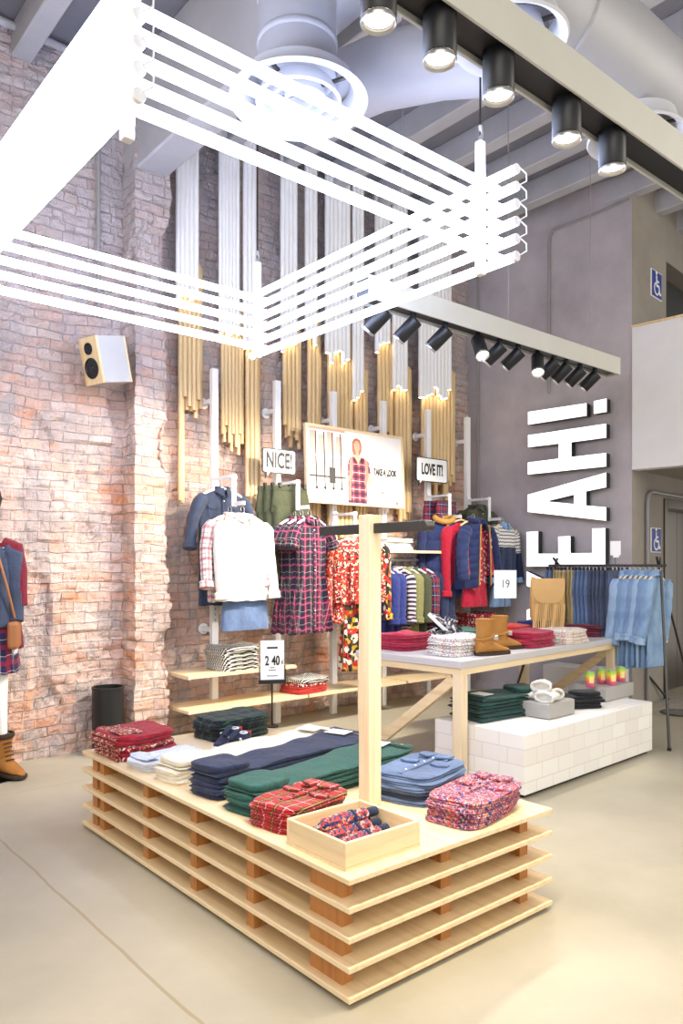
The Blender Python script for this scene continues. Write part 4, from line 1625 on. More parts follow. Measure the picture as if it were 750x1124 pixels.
sneaker('grey printed slip-on shoe lying behind the berry jumpers', on2(473, 708), A2 + 2.5, 'greysneak', s=1.25)
p_ = on2(486, 706)
sneaker('grey printed slip-on shoe propped upright beside the green jumpers', p_ + Vector((0, 0, 0.0)), A2 + 2.2, 'greysneak', s=1.2)
_sh = [o for o in COL.objects if o.name.startswith('sneaker') and 'propped' in o.get('label', '')][0]
_sh.rotation_euler = (0, -0.75, A2 + 2.2)
_sh.location.z = Z2 + 0.115


def boot(label, loc, rz, s=1.0, shaft=0.13, mat='boot', buckle=True, laces=False, name='ankle_boot'):
    t = thing(name, label, 'boot', loc, rz)
    m = sneaker_mb(0.275, 0.098, 0.105)
    m.build('foot', mat, t, smooth=True)
    MB().tube([(-0.07, 0, 0.05), (-0.075, 0, 0.09), (-0.072, 0, 0.13), (-0.068, 0, 0.15 + shaft * .5), (-0.068, 0, 0.12 + shaft), (-0.068, 0, 0.125 + shaft), (-0.068, 0, 0.06 + shaft)],
              [0.045, 0.053, 0.052, 0.055, 0.062, 0.056, 0.052], 22).build('shaft', mat, t, smooth=True)
    out = [(-0.135, -0.035), (-0.05, -0.045), (0.06, -0.052), (0.115, -0.043), (0.143, -0.015), (0.143, 0.015), (0.115, 0.043), (0.06, 0.052), (-0.05, 0.045), (-0.135, 0.035), (-0.145, 0.0)]
    MB().prism(out, 0, 0.02).build('sole', 'sole', t, bevel=0.003)
    if buckle:
        MB().tube([(-0.072 + 0.058 * math.cos(a), 0.058 * math.sin(a), 0.115 + 0.012 * math.cos(a)) for a in [i * 2 * PI / 24 for i in range(24)]], 0.009, 8, closed=True).build('ankle_strap', mat, t, smooth=True)
        MB().cbox((-0.02, -0.05, 0.115), (0.03, 0.012, 0.03), -0.8).build('buckle', 'chrome', t, bevel=0.003)
    if laces:
        for k in range(6):
            z = 0.085 + k * 0.022
            x = 0.022 - k * 0.007
            MB().tube([(x - 0.012, -0.026, z), (x + 0.004, 0, z + 0.006), (x - 0.012, 0.026, z)], 0.0035, 6).build('lace', 'sole', t, smooth=True)
        MB().lathe([(0.058, 0), (0.068, 0.012), (0.066, 0.03), (0.056, 0.03)], 22, (-0.068, 0, 0.105 + shaft), capped=False).build('cuff', 'sole', t, smooth=True)
    t.scale = (s,) * 3
    return t


boot('tan suede ankle boot standing in front, toe towards the red jumpers', on2(541, 718.5), A2 - 0.25, 1.12, 0.11)
boot('tan suede ankle boot half behind its twin, nearer the white dotted jumpers', on2(557, 712.5), A2 - 0.3, 1.12, 0.11)
p = on2(557, 712)
zz0 = (EYE + ray(557, 657) * ((p - EYE).dot(FWD))).z - Z2
zz1 = (EYE + ray(557, 626) * ((p - EYE).dot(FWD))).z - Z2
card_sign('price_sign', 'white card reading 19 on a thin pole above the tan boots', p + Vector((0.04, 0.05, 0)), zz0, 0.175, zz1 - zz0, [('19', 0.09, 0, (zz1 - zz0) * .5, 'greyink', .8, 0.0)], rad(-40), 'darksteel', False)

# white brick-faced block under the table
def whiteblock_mat():
    k = NT('white_glazed_bricks')
    uv = k.coords()
    b = k.n('ShaderNodeTexBrick')
    k.put(b.inputs['Vector'], uv)
    b.inputs['Scale'].default_value = 1
    b.inputs['Brick Width'].default_value = 0.2
    b.inputs['Row Height'].default_value = 0.105
    b.inputs['Mortar Size'].default_value = 0.0022
    b.offset = 0.33
    b.inputs['Color1'].default_value = lin('f4f2ee')
    b.inputs['Color2'].default_value = lin('ebe7e0')
    b.inputs['Mortar'].default_value = lin('d6d1ca')
    k.bump(k.math('MULTIPLY', b.outputs[1], -1), 0.4, 0.006)
    return k.done(b.outputs[0], 0.5)


M['whitebrick'] = whiteblock_mat()
BB = Vector((4.02, 2.943, 0))
AB = rad(2.5)
BL, BW, BH = 1.78, 0.75, 0.41
t = thing('display_block', 'long white brick-faced block standing under the stone-topped table', 'plinth', BB, AB)
MB().box(0, BL, 0, BW, 0.025, BH).build('block', 'whitebrick', t, bevel=0.004)
MB().box(0.03, BL - 0.03, 0.03, BW - 0.03, 0, 0.025).build('foot_plinth', 'black', t)


def onb(px, py):
    return on_z(px, py, BH)


trousers_pile('folded_trousers', 'dark green folded trousers', "heaped on the white block's left end", 'dgreen', onb(555, 789) + Vector((0.08, 0.13, 0)), 2.75 + 0.25, 0.62, 0.34, 0.027, 6, 31, lift=0.10, jx=0.02, ja=0.07)


def tray_block(label, c, rz, lx, ly, h, name='display_riser'):
    t = thing(name, label, 'riser', c, rz)
    MB().box(-lx / 2, lx / 2, -ly / 2, ly / 2, 0.004, h).build('body', 'grayblock', t, bevel=0.004)
    MB().box(-lx / 2 + 0.01, lx / 2 - 0.01, -ly / 2 + 0.01, ly / 2 - 0.01, 0, 0.004).build('foot_pad', 'black', t)
    MB().box(-lx / 2 + 0.012, lx / 2 - 0.012, -ly / 2 + 0.012, ly / 2 - 0.012, h, h + 0.003).build('top_plate', 'grayblock', t)
    return t


c1 = onb(608, 785) + Vector((-0.02, 0.10, 0))
tray_block('grey riser box under the white woollens on the white block', c1, AB, 0.34, 0.36, 0.11)
c2 = onb(668, 766) + Vector((0.02, 0.08, 0))
tray_block('grey riser box under the drinks cans on the white block', c2, AB, 0.46, 0.34, 0.11)

# white wool hats and socks on the riser
def woolly(label, loc, rz, L=0.2, R=0.05, seed=0):
    t = thing('wool_beanie', label, 'knitted hat', loc, rz)
    rg, uvs = [], []
    for a in range(13):
        f = a / 12
        rr_ = R * (1 - 0.85 * max(0, f - 0.55) ** 1.2 / 0.45 ** 1.2) if f > 0.55 else R
        x = -L / 2 + L * f
        r, u = [], []
        for k in range(25):
            th = 2 * PI * k / 24
            q = rr_ * (1 + 0.06 * math.sin(11 * th) + 0.1 * noise.noise(Vector((x * 12, th, seed))))
            if k < 24:
                r.append(Vector((x, 1.35 * q * math.cos(th), R * .7 + 0.7 * q * math.sin(th))))
            u.append((x, th * R))
        rg.append(r)
        uvs.append(u)
    MB().rings(rg, uvs).build('knitted_crown', 'whiteknit', t, smooth=True)
    MB().tube([(-L / 2 - 0.01 + 0.003 * math.sin(5 * a), 1.3 * R * math.cos(a), R * .7 + 0.7 * R * math.sin(a)) for a in [i * 2 * PI / 24 for i in range(24)]], 0.013, 8, closed=True).build('rolled_brim', 'whiteknit', t, smooth=True)
    b_ = MB()
    b_.lathe([(0.0001, -0.024), (0.017, -0.017), (0.024, 0), (0.017, 0.017), (0.0001, 0.024)], 14, (L / 2 + 0.006, 0, R * .7))
    b_.build('bobble', 'whiteknit', t, smooth=True)
    return t


for k, (dx, dy, dz, a, lb) in enumerate(((-0.02, -0.10, 0, 0.2, 'white knitted hat at the front of the grey riser'), (0.06, 0.0, 0, 1.4, 'white knitted hat in the middle of the grey riser'),
                                        (-0.09, 0.06, 0, 2.0, 'white knitted hat at the left of the grey riser'), (0.0, -0.02, 0.068, 0.5, 'white knitted hat topping the pile on the grey riser'))):
    woolly(lb, c1 + Vector((dx, dy, 0.113 + dz)), a, seed=k)
trousers_pile('folded_trousers', 'black folded trousers', 'between the grey risers on the white block', 'blackcot', onb(634, 781) + Vector((0.0, 0.17, 0)), -1.75 + PI + 1.2, 0.66, 0.22, 0.024, 4, 33, 'ink', lift=0.07, jx=0.02, ja=0.06)

# drinks cans
def can_mat(name, cols):
    k = NT(name)
    z = k.xyz(k.coords('Object'))[2]
    return k.done(k.ramp(k.math('DIVIDE', z, 0.12), cols, False), 0.35, 0.1)


M['can'] = can_mat('can_print', [(0.0, 'e0569a'), (0.35, 'f0706a'), (0.55, 'f3a23c'), (0.75, 'd6d23a'), (0.95, '6fbe45')])


def can(label, loc, rz):
    t = thing('drink_can', label, 'can', loc, rz, 'bright cans on the grey riser')
    R = 0.036
    MB().lathe([(R * .8, 0), (R, 0.008), (R, 0.108), (R * .86, 0.12)], 24).build('can_body', 'can', t, smooth=True)
    MB().lathe([(R * .87, 0.12), (R * .87, 0.124), (R * .8, 0.124), (R * .78, 0.12), (0.0001, 0.12)], 24).build('rim', 'chrome', t)
    MB().cbox((0.008, 0, 0.1225), (0.02, 0.014, 0.003)).build('pull_tab', 'chrome', t)
    m = MB()
    mm = Matrix.Rotation(PI / 2, 4, 'X')
    def fn(u, v):
        a = (u - .5) * 1.0
        return ((R + 0.0008) * math.sin(a), -(R + 0.0008) * math.cos(a), 0.06 + (v - .5) * 0.05)
    m.sheet(fn, 8, 4, -0.0008)
    m.build('pale_emblem', 'can2', t, smooth=True)
    return t


M['can2'] = plain('can_pale_print', 'f6e08a', 0.4)
for k, (px, py, lb) in enumerate(((648, 754, 'leftmost bright can on the grey riser'), (661, 750.5, 'second bright can from the left on the grey riser'), (672, 752, 'third bright can from the left, in front'), (682, 748, 'rightmost bright can on the grey riser'))):
    q = on_z(px, py, BH + 0.113)
    can(lb, Vector((q.x, q.y, BH + 0.113)), -0.7)

# ------------------------------------------------------------------ rack of denim by the grey wall
RK = at_depth(727, HORIZ, 6.62)
rdir = -GD
RL = 1.05
R2 = RK + rdir * RL
zr = 1.495
rk = thing('clothes_rack', 'dark steel A-frame clothes rack full of denim in front of the grey wall', 'clothes rack')
q0 = RK.copy()
q0.z = zr
q1 = R2.copy()
q1.z = zr
MB().tube([q0 - rdir * 0.04, q1 + rdir * 0.04], 0.011, 10).build('rail', 'darksteel', rk, smooth=True)
nrm = Vector((-rdir.y, rdir.x, 0))
if nrm.dot(FWD) > 0:
    nrm = -nrm
for q in (q0 + rdir * 0.03, q1 - rdir * 0.03):
    for sg in (-1, 1):
        right = (q - q0).length < 0.3
        topp = q + nrm * sg * -0.04 + Vector((0, 0, 0.07))
        f_ = on_z(735, 824, 0) if sg > 0 else on_z(762, 772, 0)
        ft = f_ if right else R2 - (f_ - RK).dot(-rdir) * -rdir + nrm * (f_ - RK).dot(nrm)
        ft.z = 0.0
        MB().tube([topp, ft + Vector((0, 0, 0.01))], 0.012, 8).build('leg', 'darksteel', rk, smooth=True)
        MB().lathe([(0.017, 0), (0.017, 0.02), (0.013, 0.026)], 12, ft).build('foot_cap', 'black', rk)
ang = math.atan2(rdir.y, rdir.x) + PI / 2     # garments hang across the rail
kinds = [('ldenim', 'shirt', 'light blue denim shirt'), ('indigo', 'jeans', 'dark indigo jeans'), ('denim', 'jeans', 'mid blue jeans'), ('khaki', 'jeans', 'khaki trousers'), ('denim', 'jeans', 'mid blue jeans')]
order = [0] * 7 + [1] * 6 + [2] * 4 + [3] * 6 + [4] * 2
NUMS = ['first', 'second', 'third', 'fourth', 'fifth', 'sixth', 'seventh', 'eighth', 'ninth', 'tenth', 'eleventh', 'twelfth', 'thirteenth', 'fourteenth', 'fifteenth', 'sixteenth', 'seventeenth', 'eighteenth', 'nineteenth', 'twentieth', 'twenty-first', 'twenty-second', 'twenty-third', 'twenty-fourth', 'twenty-fifth']
protos = {}
for i, kd in enumerate(order):
    mt, ty_, desc = kinds[kd]
    off = 0.05 + i * 0.046 if i < 7 else 0.05 + 6 * 0.046 + 0.05 + (i - 7) * (RL - 0.42) / 17
    p = q0 + rdir * off
    lab = '%s, %s from the right end of the steel rack' % (desc, NUMS[i])
    jit = rnd.uniform(-0.06, 0.06) - 0.12
    pos = Vector((p.x, p.y, zr - 0.055 - (0.03 if ty_ == 'jeans' else 0)))
    if ty_ == 'shirt':
        o = garment('denim_shirt', lab, 'shirt', pos, ang + jit, ['ldenim', 'ldenim2', 'ldenim3', 'ldenim2'][i % 4], wd=0.30, ln=0.84 + rnd.uniform(-.02, .02), dp=0.022, slen=0.56 + rnd.uniform(-.03, .03), sl_out=0.03,
                    group='denim shirts on the steel rack', fold=0.006, seed=1.0 + i, placket=True, neck=0.05, cuff=True, cmat=['ldenim3', 'ldenim'][i % 2])
    elif kd not in protos:
        o = trousers_hung('hung_trousers', lab, 'trousers', pos, ang + jit, mt, 0.36, 0.64, group=desc + ' on the steel rack', seed=kd)
        o.scale = (1, 0.42, 1)
        protos[kd] = o
    else:
        o = copy_tree(protos[kd], pos, ang + jit, lab)
        o['group'] = protos[kd]['group']
        o.scale = (rnd.uniform(.92, 1.05), 0.42, rnd.uniform(.93, 1.05))
    hg = protos.get('hanger')
    hl = 'wire-hooked hanger, %s from the right end of the steel rack' % NUMS[i]
    hp = Vector((p.x, p.y, zr - 0.045))
    if not hg:
        protos['hanger'] = hanger(hl, hp, ang + jit, True, 0.28, 'hangers on the steel rack')
    else:
        copy_tree(hg, hp, ang + jit, hl)
# small card above the rack
pc = q0 + rdir * 0.42
t = thing('price_sign', 'small blank white card on a thin wire above the steel rack', 'sign', (pc.x, pc.y, zr + 0.012), -PI / 2 + 0.25 + rad(5))
MB().tube([(0, 0, 0), (0, 0, 0.09)], 0.003, 8).build('pole', 'darksteel', t)
MB().box(-0.045, 0.045, -0.003, 0.003, 0.08, 0.21).build('card', 'paper', t)
MB().box(-0.02, 0.03, -0.004, 0.004, 0.06, 0.08).build('card_clip', 'paper', t)

# fringed bag hanging on the far end of the rack
bp = on_z(601, 697, 0.85)
bp.z = 0.85 + 0.452 * 1.15
t = thing('fringed_bag', 'tan leather bag with long fringe standing behind the burgundy stack', 'bag', (bp.x, bp.y, bp.z), rad(-48))
bw = 0.30
rg, uvs = loft_body([(0, bw * .46, 0.03, 0), (-0.02, bw * .5, 0.045, 0), (-0.16, bw * .5, 0.055, 0.002), (-0.30, bw * .5, 0.05, 0.002), (-0.33, bw * .47, 0.035, 0), (-0.335, bw * .44, 0.03, 0)], 40, 5, 0, 5)
MB().rings(rg[::-1], uvs[::-1]).build('bag_body', 'bag', t, smooth=True)
def flap(u, v):
    wv = bw * 0.48 * (math.sqrt(max(0.001, 1 - (v * 0.97) ** 4)) * 0.92 + 0.08)
    return ((u - .5) * 2 * wv, -0.074 - 0.006 * math.sin(v * 3), 0.005 - 0.2 * v)
MB().sheet(flap, 14, 10, -0.004).build('front_flap', 'bag', t, smooth=True)
for k in range(22):
    x = -bw * .46 + bw * .92 * k / 21
    MB().sheet(lambda u, v, x=x, k=k: (x + (u - .5) * 0.010 + 0.006 * math.sin(v * 3 + k), -0.068 - 0.006 * v, -0.2 - v * (0.235 + 0.015 * math.sin(k * 2.3))), 1, 6, -0.002).build('fringe_strand', 'bag', t)
MB().tube([(-bw * .44, 0, -0.01), (-bw * .46, 0.03, 0.012), (-bw * .3, 0.055, 0.0), (0.0, 0.065, -0.03), (bw * .3, 0.055, 0.0), (bw * .46, 0.03, 0.012), (bw * .44, 0, -0.01)], 0.006, 8).build('shoulder_strap', 'bag', t, smooth=True)
t.scale = (1.02, 1.0, 1.15)


# ------------------------------------------------------------------ brick wall fittings
WY = 6.03      # face of the brickwork right of the pilaster
DWL = ['beside the pilaster', 'second from the pilaster', 'third from the pilaster', 'fourth from the pilaster', 'fifth from the pilaster', 'sixth from the pilaster', 'seventh from the pilaster', 'eighth from the pilaster', 'ninth from the pilaster', 'widest, nearest the grey wall']
# px left, px right, y of the white ends, ys of the wooden ends (front row), count
BUN = [(193, 218, 322, (548, 440, 446, 452, 440), 5), (240, 263, 362, (480, 470, 488, 478, 490, 474), 6), (267, 281, 380, (543, 550, 540), 3), (308, 326, 384, (470, 482, 474, 486), 4),
       (335, 348, 372, (560, 600, 590), 3), (357, 384, 392, (590, 600, 580, 590, 600, 590), 6), (387, 399, 436, (590, 600, 580), 3), (412, 428, 380, (470, 480, 474, 484), 4), (431, 447, 424, (560, 575, 566, 560), 4),
       (460, 495, 432, (512, 528, 520, 534, 524, 530, 540, 528, 520), 9)]
DOW = 0.020
for bi, (a, b_, yw, ys, n) in enumerate(BUN):
    yl = 5.957
    xa, xb = on_y(a, 350, yl).x, on_y(b_, 350, yl).x
    t = thing('pole_bundle', 'bundle of hanging poles, white above and bare wood below, %s' % DWL[bi], 'pole bundle', ((xa + xb) / 2, 0, 0), 0, 'hanging pole bundles')
    mx = (xa + xb) / 2
    stp = (xb - xa) / n
    r = stp * 0.47
    zbs = []
    for k in range(n):
        x = xa + stp * (k + 0.5) - mx
        zb = on_y(a + (b_ - a) * (k + .5) / n, yw + rnd.uniform(-7, 7), yl).z
        y = yl + rnd.uniform(-0.001, 0.001)
        zbs.append(zb)
        MB().tube([(x, y, zb), (x, y, 4.2), (x, y, 5.58)], stp * 0.5, 12).build('white_pole', 'white', t, smooth=True)
        MB().tube([(x, y, zb - 0.004), (x, y, zb)], r * 0.7, 8).build('glowing_end', 'led', t)
    for row in range(2):
        for k in range(n):
            y = yl + 2 * r + 0.004 + row * (2 * r + 0.002)
            x = on_y(a + 2.5 + 2 * row + (b_ - a) * (k + .5) / n, 400, y).x - mx
            zw = on_y((a + b_) / 2, ys[k] + row * 8 + rnd.uniform(-4, 4), y).z
            pts = [(x, y, zw), (x, y, zw + 0.03), (x, y, max(zbs) + 0.25)]
            MB().tube(pts, r, 10).build('wooden_pole', 'dowel', t, smooth=True)
            MB().tube([(x, y, zw - 0.001), (x, y, zw + 0.001)], r * 0.55, 8).build('pole_bore', 'block', t)

# white square uprights with wall brackets
UPX = [on_y(px, 500, 5.90).x for px in (235, 304, 366, 420.6, 469.5, 513)]
zup = 1.5 + 215 * (EYE - Vector((UPX[0], 5.90, 0))).dot(-FWD) / FPX
UL = ['first upright from the pilaster', 'second upright from the pilaster', 'third upright from the pilaster', 'fourth upright from the pilaster', 'fifth upright from the pilaster', 'upright nearest the grey wall']
for k, x in enumerate(UPX):
    t = thing('wall_upright', 'slim white square post on wall brackets, %s' % UL[k], 'upright', (x, 5.90, 0), 0, 'white wall uprights')
    MB().box(-0.032, 0.032, -0.025, 0.025, 0.0, zup).build('post', 'white', t, bevel=0.003)
    for z in (0.9, zup - 0.30):
        MB().box(-0.02, 0.02, 0.025, 0.20, z, z + 0.04).build('wall_bracket', 'white', t)
        MB().lathe([(0.05, 0), (0.05, 0.012)], 20, (0, 0.195, z + 0.02), Matrix.Rotation(PI / 2, 4, 'X')).build('wall_flange', 'white', t)
    m = MB()
    for q in range(26):
        m.box(-0.004, 0.004, -0.0262, -0.0245, 1.0 + q * 0.05, 1.02 + q * 0.05)
    m.build('slot_row', 'flap', t)


def faceout(k, z, lb, L=0.30):
    x = UPX[k]
    t = thing('faceout_bracket', lb, 'display arm', (x, 5.875, z), 0, 'white display arms on the uprights')
    MB().box(-0.03, 0.03, -0.012, 0.0, -0.05, 0.05).build('mount_plate', 'white', t)
    for sx in (-0.03, 0.03):
        MB().bar((sx, 0, 0.02), (sx, -L, 0.02), 0.012, 0.02).build('arm_bar', 'white', t)
    for q in range(5):
        MB().tube([(-0.035, -0.05 - q * 0.055, 0.032), (0.035, -0.05 - q * 0.055, 0.032)], 0.004, 6).build('rung', 'chrome', t)
    MB().box(-0.022, 0.022, -L - 0.012, -L, -0.24, 0.04).build('drop_plate', 'white', t, bevel=0.002)
    MB().bar((0, -L - 0.006, -0.22), (0, -L - 0.17, -0.22), 0.016, 0.03).build('lower_arm', 'white', t)
    for q in range(4):
        MB().tube([(-0.02, -L - 0.03 - q * 0.04, -0.203), (0.02, -L - 0.03 - q * 0.04, -0.203)], 0.004, 6).build('lower_rung', 'chrome', t)
    return t


ZA = 2.24
faceout(0, ZA, 'white display arm holding the denim shirts and cream jackets')
faceout(1, ZA, 'white display arm holding the green trousers and tartan dresses')
faceout(4, ZA, 'white display arm below the LOVE IT sign')
faceout(5, ZA, 'white display arm holding the patterned-yoke sweaters')
faceout(2, 1.98, 'white display arm holding the red printed tunics')


def gy(k, y, dx=0.0):
    return UPX[k] + dx, y


# --- first upright: dark denim shirts behind, plaid shirts, cream jacket, denim skirt
x0 = UPX[0]
zs = ZA - 0.01
for q, (y, lb) in enumerate(((5.80, 'dark denim shirt hanging at the back of the first display arm'), (5.73, 'dark denim shirt hanging in front of its twin on the first display arm'))):
    garment('denim_shirt', lb, 'shirt', (x0 + 0.02 - 0.04 * q, y, zs - 0.06), 0.0, 'dkdenim', wd=0.46, ln=1.02, dp=0.03, slen=0.46, sl_out=0.13, pockets=q == 1, seed=q + .3, group='dark denim shirts on the first display arm', fold=0.012, fan=0.02)
    hanger('clothes hanger in the %s dark denim shirt' % ['rear', 'front'][q], (x0 + 0.02 - 0.04 * q, y, zs - 0.03), 0, False, 0.40, 'hangers on the first display arm')
zs2 = ZA - 0.31
garment('plaid_shirt', 'red and white plaid shirt hanging behind the cream jacket', 'shirt', (x0 - 0.07, 5.51, zs2), 0.06, 'shirtplaid', wd=0.44, ln=0.74, dp=0.035, slen=0.56, sl_out=0.08, seed=2.2, fan=0.03)
garment('twill_jacket', 'cream white jacket hanging in front of the plaid shirt', 'jacket', (x0 + 0.0, 5.41, zs2 - 0.01), 0.10, 'whitejacket', wd=0.50, ln=0.72, dp=0.055, slen=0.66, sl_out=0.03, cmat='whitejacket', seed=4.0, fold=0.010, fan=0.01, placket=True, hem=None, neck=0.07)
for q, y in enumerate((5.50, 5.41)):
    hanger('clothes hanger in the %s' % ['plaid shirt', 'cream jacket'][q], (x0 - 0.07 + 0.07 * q, y, zs2 + 0.03), 0.08, True, 0.40, 'hangers on the first display arm')
skirt('denim_skirt', 'washed blue denim skirt hanging under the cream jacket', 'skirt', (x0 + 0.04, 5.46, zs2 - 0.68), 0.08, 'denim', 0.44, 0.30, 0.05, 1.12, 0.004, 6, 3)

# --- second upright: green trousers above, tartan dresses below
x1 = UPX[1]
for q, (dx, y, lb) in enumerate(((-0.10, 5.78, 'olive green trousers at the back under the NICE sign'), (-0.06, 5.72, 'olive green trousers in the middle under the NICE sign'), (-0.02, 5.66, 'olive green trousers at the front under the NICE sign'))):
    trousers_hung('hung_trousers', lb, 'trousers', (x1 + dx, y, ZA - 0.06), 0.05, 'olive', 0.40, 1.0, group='olive trousers on the second display arm', seed=q)
for q, (dx, y, rz, lb) in enumerate(((-0.03, 5.56, -0.12, 'purple tartan dress hanging at the back of three'), (0.0, 5.49, -0.05, 'purple tartan dress hanging in the middle of three'), (0.03, 5.41, 0.06, 'purple tartan dress hanging at the front of three'))):
    garment('tartan_dress', lb, 'dress', (x1 + dx, y, ZA - 0.31), rz, 'dressplaid', wd=0.38, ln=1.04, dp=0.045, sleeves='short', flare=1.34, waist=(0.56, 0.78), seed=1.5 + q, fold=0.032, k=11, group='purple tartan dresses on the second display arm', fan=0.01)
    hanger('clothes hanger in the %s tartan dress' % ['rear', 'middle', 'front'][q], (x1 + dx, y, ZA - 0.28), rz, False, 0.34, 'hangers in the tartan dresses')

# --- third upright: red printed tunics
x2 = UPX[2]
for q, (dx, y, rz, z, mt, sm, lb) in enumerate(((-0.05, 5.60, 0.2, 1.73, 'scarfmix', 'scarfred', 'black and mustard printed tunic hanging behind the red printed ones'),
                                                (-0.13, 5.50, -0.45, 1.75, 'scarfred', 'scarfred', 'red printed tunic hanging at the left, sleeve dangling'),
                                                (0.0, 5.43, -0.7, 1.76, 'scarfred', 'scarfmix', 'red printed tunic hanging at the front beside the wooden post'))):
    garment('printed_tunic', lb, 'tunic', (x2 + dx, y, z), rz, mt, wd=0.40, ln=0.62, dp=0.10, slen=0.75, sl_out=0.02, flare=1.05, seed=q * 2.2, fold=0.035, k=6, smat=sm, group='printed tunics on the third display arm', collar=q == 2)
    hanger('clothes hanger in the %s printed tunic' % ['black and mustard', 'left red', 'front red'][q], (x2 + dx, y, z + 0.03), rz, False, 0.36, 'hangers in the printed tunics')
for q, (dx, y, rz, z) in enumerate(((-0.10, 5.52, 0.3, 1.20), (0.03, 5.45, -0.5, 1.22))):
    skirt('printed_scarf', '%s scarf hanging with pointed end below the red tunics' % ['black and mustard printed', 'mustard and red printed'][q], 'scarf', (x2 + dx, y, z), rz, 'scarfmix', 0.22, 0.62 if q else 0.70, 0.07, 1.25, 0.045, 4, q + 1, band=False)

# --- wall shelves
def wshelf(label, x0_, x1_, z, y0=5.52, y1=5.94, lip=True):
    t = thing('wall_shelf', label, 'shelf', (x0_, y0, z))
    MB().box(0, x1_ - x0_, 0, y1 - y0, -0.028, 0).build('shelf_board', 'woodx', t, bevel=0.002)
    for x in (0.05, x1_ - x0_ - 0.05):
        MB().bar((x, 0.06, -0.036), (x, y1 - y0, -0.036), 0.02, 0.016).build('support_bracket', 'white', t)
    return t


def zat(px, py, y):
    return on_y(px, py, y).z


za = zat(250, 738, 5.52)
zb2 = zat(250, 775, 5.52)
xA = on_y(207, 740, 5.52).x
wshelf('birch wall shelf holding the black and white striped tops', xA, UPX[1] - 0.05, za)
wshelf('lower birch wall shelf, empty, below the striped tops', xA, UPX[1] + 0.08, zb2)
wshelf('lower birch wall shelf holding the red printed tops', UPX[1] + 0.10, UPX[2] + 0.03, zb2 + 0.0)
wshelf('empty lower birch wall shelf behind the wooden post', UPX[2] + 0.06, UPX[3] - 0.03, zb2)
wshelf('lower birch wall shelf behind the stone-topped table', UPX[3], UPX[4] - 0.03, zb2)
stack('folded_striped_jersey', 'folded black and white striped top', 'on the upper birch wall shelf', 'top', (on_y(255, 700, 5.7).x, 5.70, za), 0.1, 0.42, 0.32, 0.034, 6, 'bwstripe', seed=41)
stack('folded_printed_jersey', 'folded red printed top', 'on the lower wall shelf behind the price card', 'top', (on_y(333, 750, 5.72).x, 5.70, zb2), 0.1, 0.40, 0.32, 0.034, 4, 'coral', seed=42, mats=['coral', 'coral', 'redstripe', 'bwstripe'])
z3 = zat(440, 604, 5.50)
wshelf('birch wall shelf above the hanging blue jumpers', UPX[3] - 0.30, UPX[4] + 0.02, z3, 5.48)
stack('folded_white_jersey', 'folded white top', 'on the wall shelf just right of the post', 'top', (on_y(436, 590, 5.66).x - 0.05, 5.68, z3), 0.0, 0.40, 0.30, 0.04, 3, 'whiteknit', seed=43)
z4 = zat(520, 690, 5.50)
wshelf('birch wall shelf behind the tan boots', UPX[4] + 0.03, UPX[5] + 0.10, z4, 5.45)
stack('folded_printed_jersey', 'folded red and white nordic top', 'on the wall shelf behind the tan boots', 'top', (on_y(525, 680, 5.6).x, 5.62, z4), 0.0, 0.46, 0.30, 0.04, 4, 'rednordic', seed=44, mats=['redstripe', 'rednordic', 'redstripe', 'rednordic'])

# --- hanging rail under the shelf with jumpers seen end-on
t = thing('hanging_rail', 'short steel hanging rail under the wall shelf right of the post', 'rail', (0, 0, 0))
zr2 = zat(440, 615, 5.66)
MB().tube([(UPX[3] - 0.35, 5.66, zr2), (UPX[4] + 0.0, 5.66, zr2)], 0.012, 10).build('bar', 'chrome', t, smooth=True)
for x in (UPX[3] + 0.0, UPX[4] - 0.05):
    MB().bar((x, 5.66, zr2), (x, 5.88, zr2), 0.02, 0.02).build('rail_bracket', 'white', t)
H = 1.55 - 0.03
row = [(-0.26, 'royal', None, 'royal blue jumper nearest the wooden post', 0.34, 0.72), (-0.16, 'royal', None, 'royal blue jumper behind the first blue one', 0.34, 0.70), (-0.03, 'multi', None, 'navy and pink striped top on the rail beside the blue jumpers', 0.33, 0.62),
       (0.09, 'lolive', None, 'light olive shirt on the rail right of the striped top', 0.34, 0.72), (0.20, 'olive', None, 'darker olive shirt on the rail before the plaid one', 0.34, 0.70), (0.32, 'skirtplaid', None, 'dark plaid shirt on the rail between olive and navy', 0.34, 0.78), (0.45, 'navyknit', None, 'navy jacket on the right end of the short rail', 0.36, 0.86), (0.56, 'navyknit', None, 'second navy jacket at the end of the short rail', 0.36, 0.86)]
for q, (dx, mt, _, lb, wd, ln) in enumerate(row):
    garment('hung_garment', lb, 'top', (UPX[3] + dx, 5.66, zr2 - 0.075), -PI / 2 + 0.25 + rnd.uniform(-.08, .08), mt, wd=wd, ln=ln, dp=0.036, slen=0.5, sl_out=0.03, seed=q * 1.3, fold=0.012, placket=mt in ('lolive', 'olive', 'skirtplaid'), group='tops on the short rail')
    hanger('clothes hanger, %s from the post on the short rail' % PLACE[q], (UPX[3] + dx, 5.66, zr2 - 0.045), -PI / 2 + 0.25, False, 0.34, 'hangers on the short rail')

# --- fifth upright: plaid skirts above, jackets below
x4 = UPX[4]
for q, (dx, y, rz, lb) in enumerate(((0.02, 5.78, 0.1, 'dark red plaid skirt at the back below the LOVE IT sign'), (-0.04, 5.70, -0.2, 'dark red plaid skirt in the middle below the LOVE IT sign'), (0.0, 5.62, 0.15, 'dark red plaid skirt at the front below the LOVE IT sign'))):
    skirt('plaid_skirt', lb, 'skirt', (x4 + dx, y, ZA - 0.06), rz, 'skirtplaid', 0.36, 0.46, 0.05, 1.3, 0.016, 7, q, 'plaid skirts on the fifth upright')
    for sg in (-1, 1):
        pass


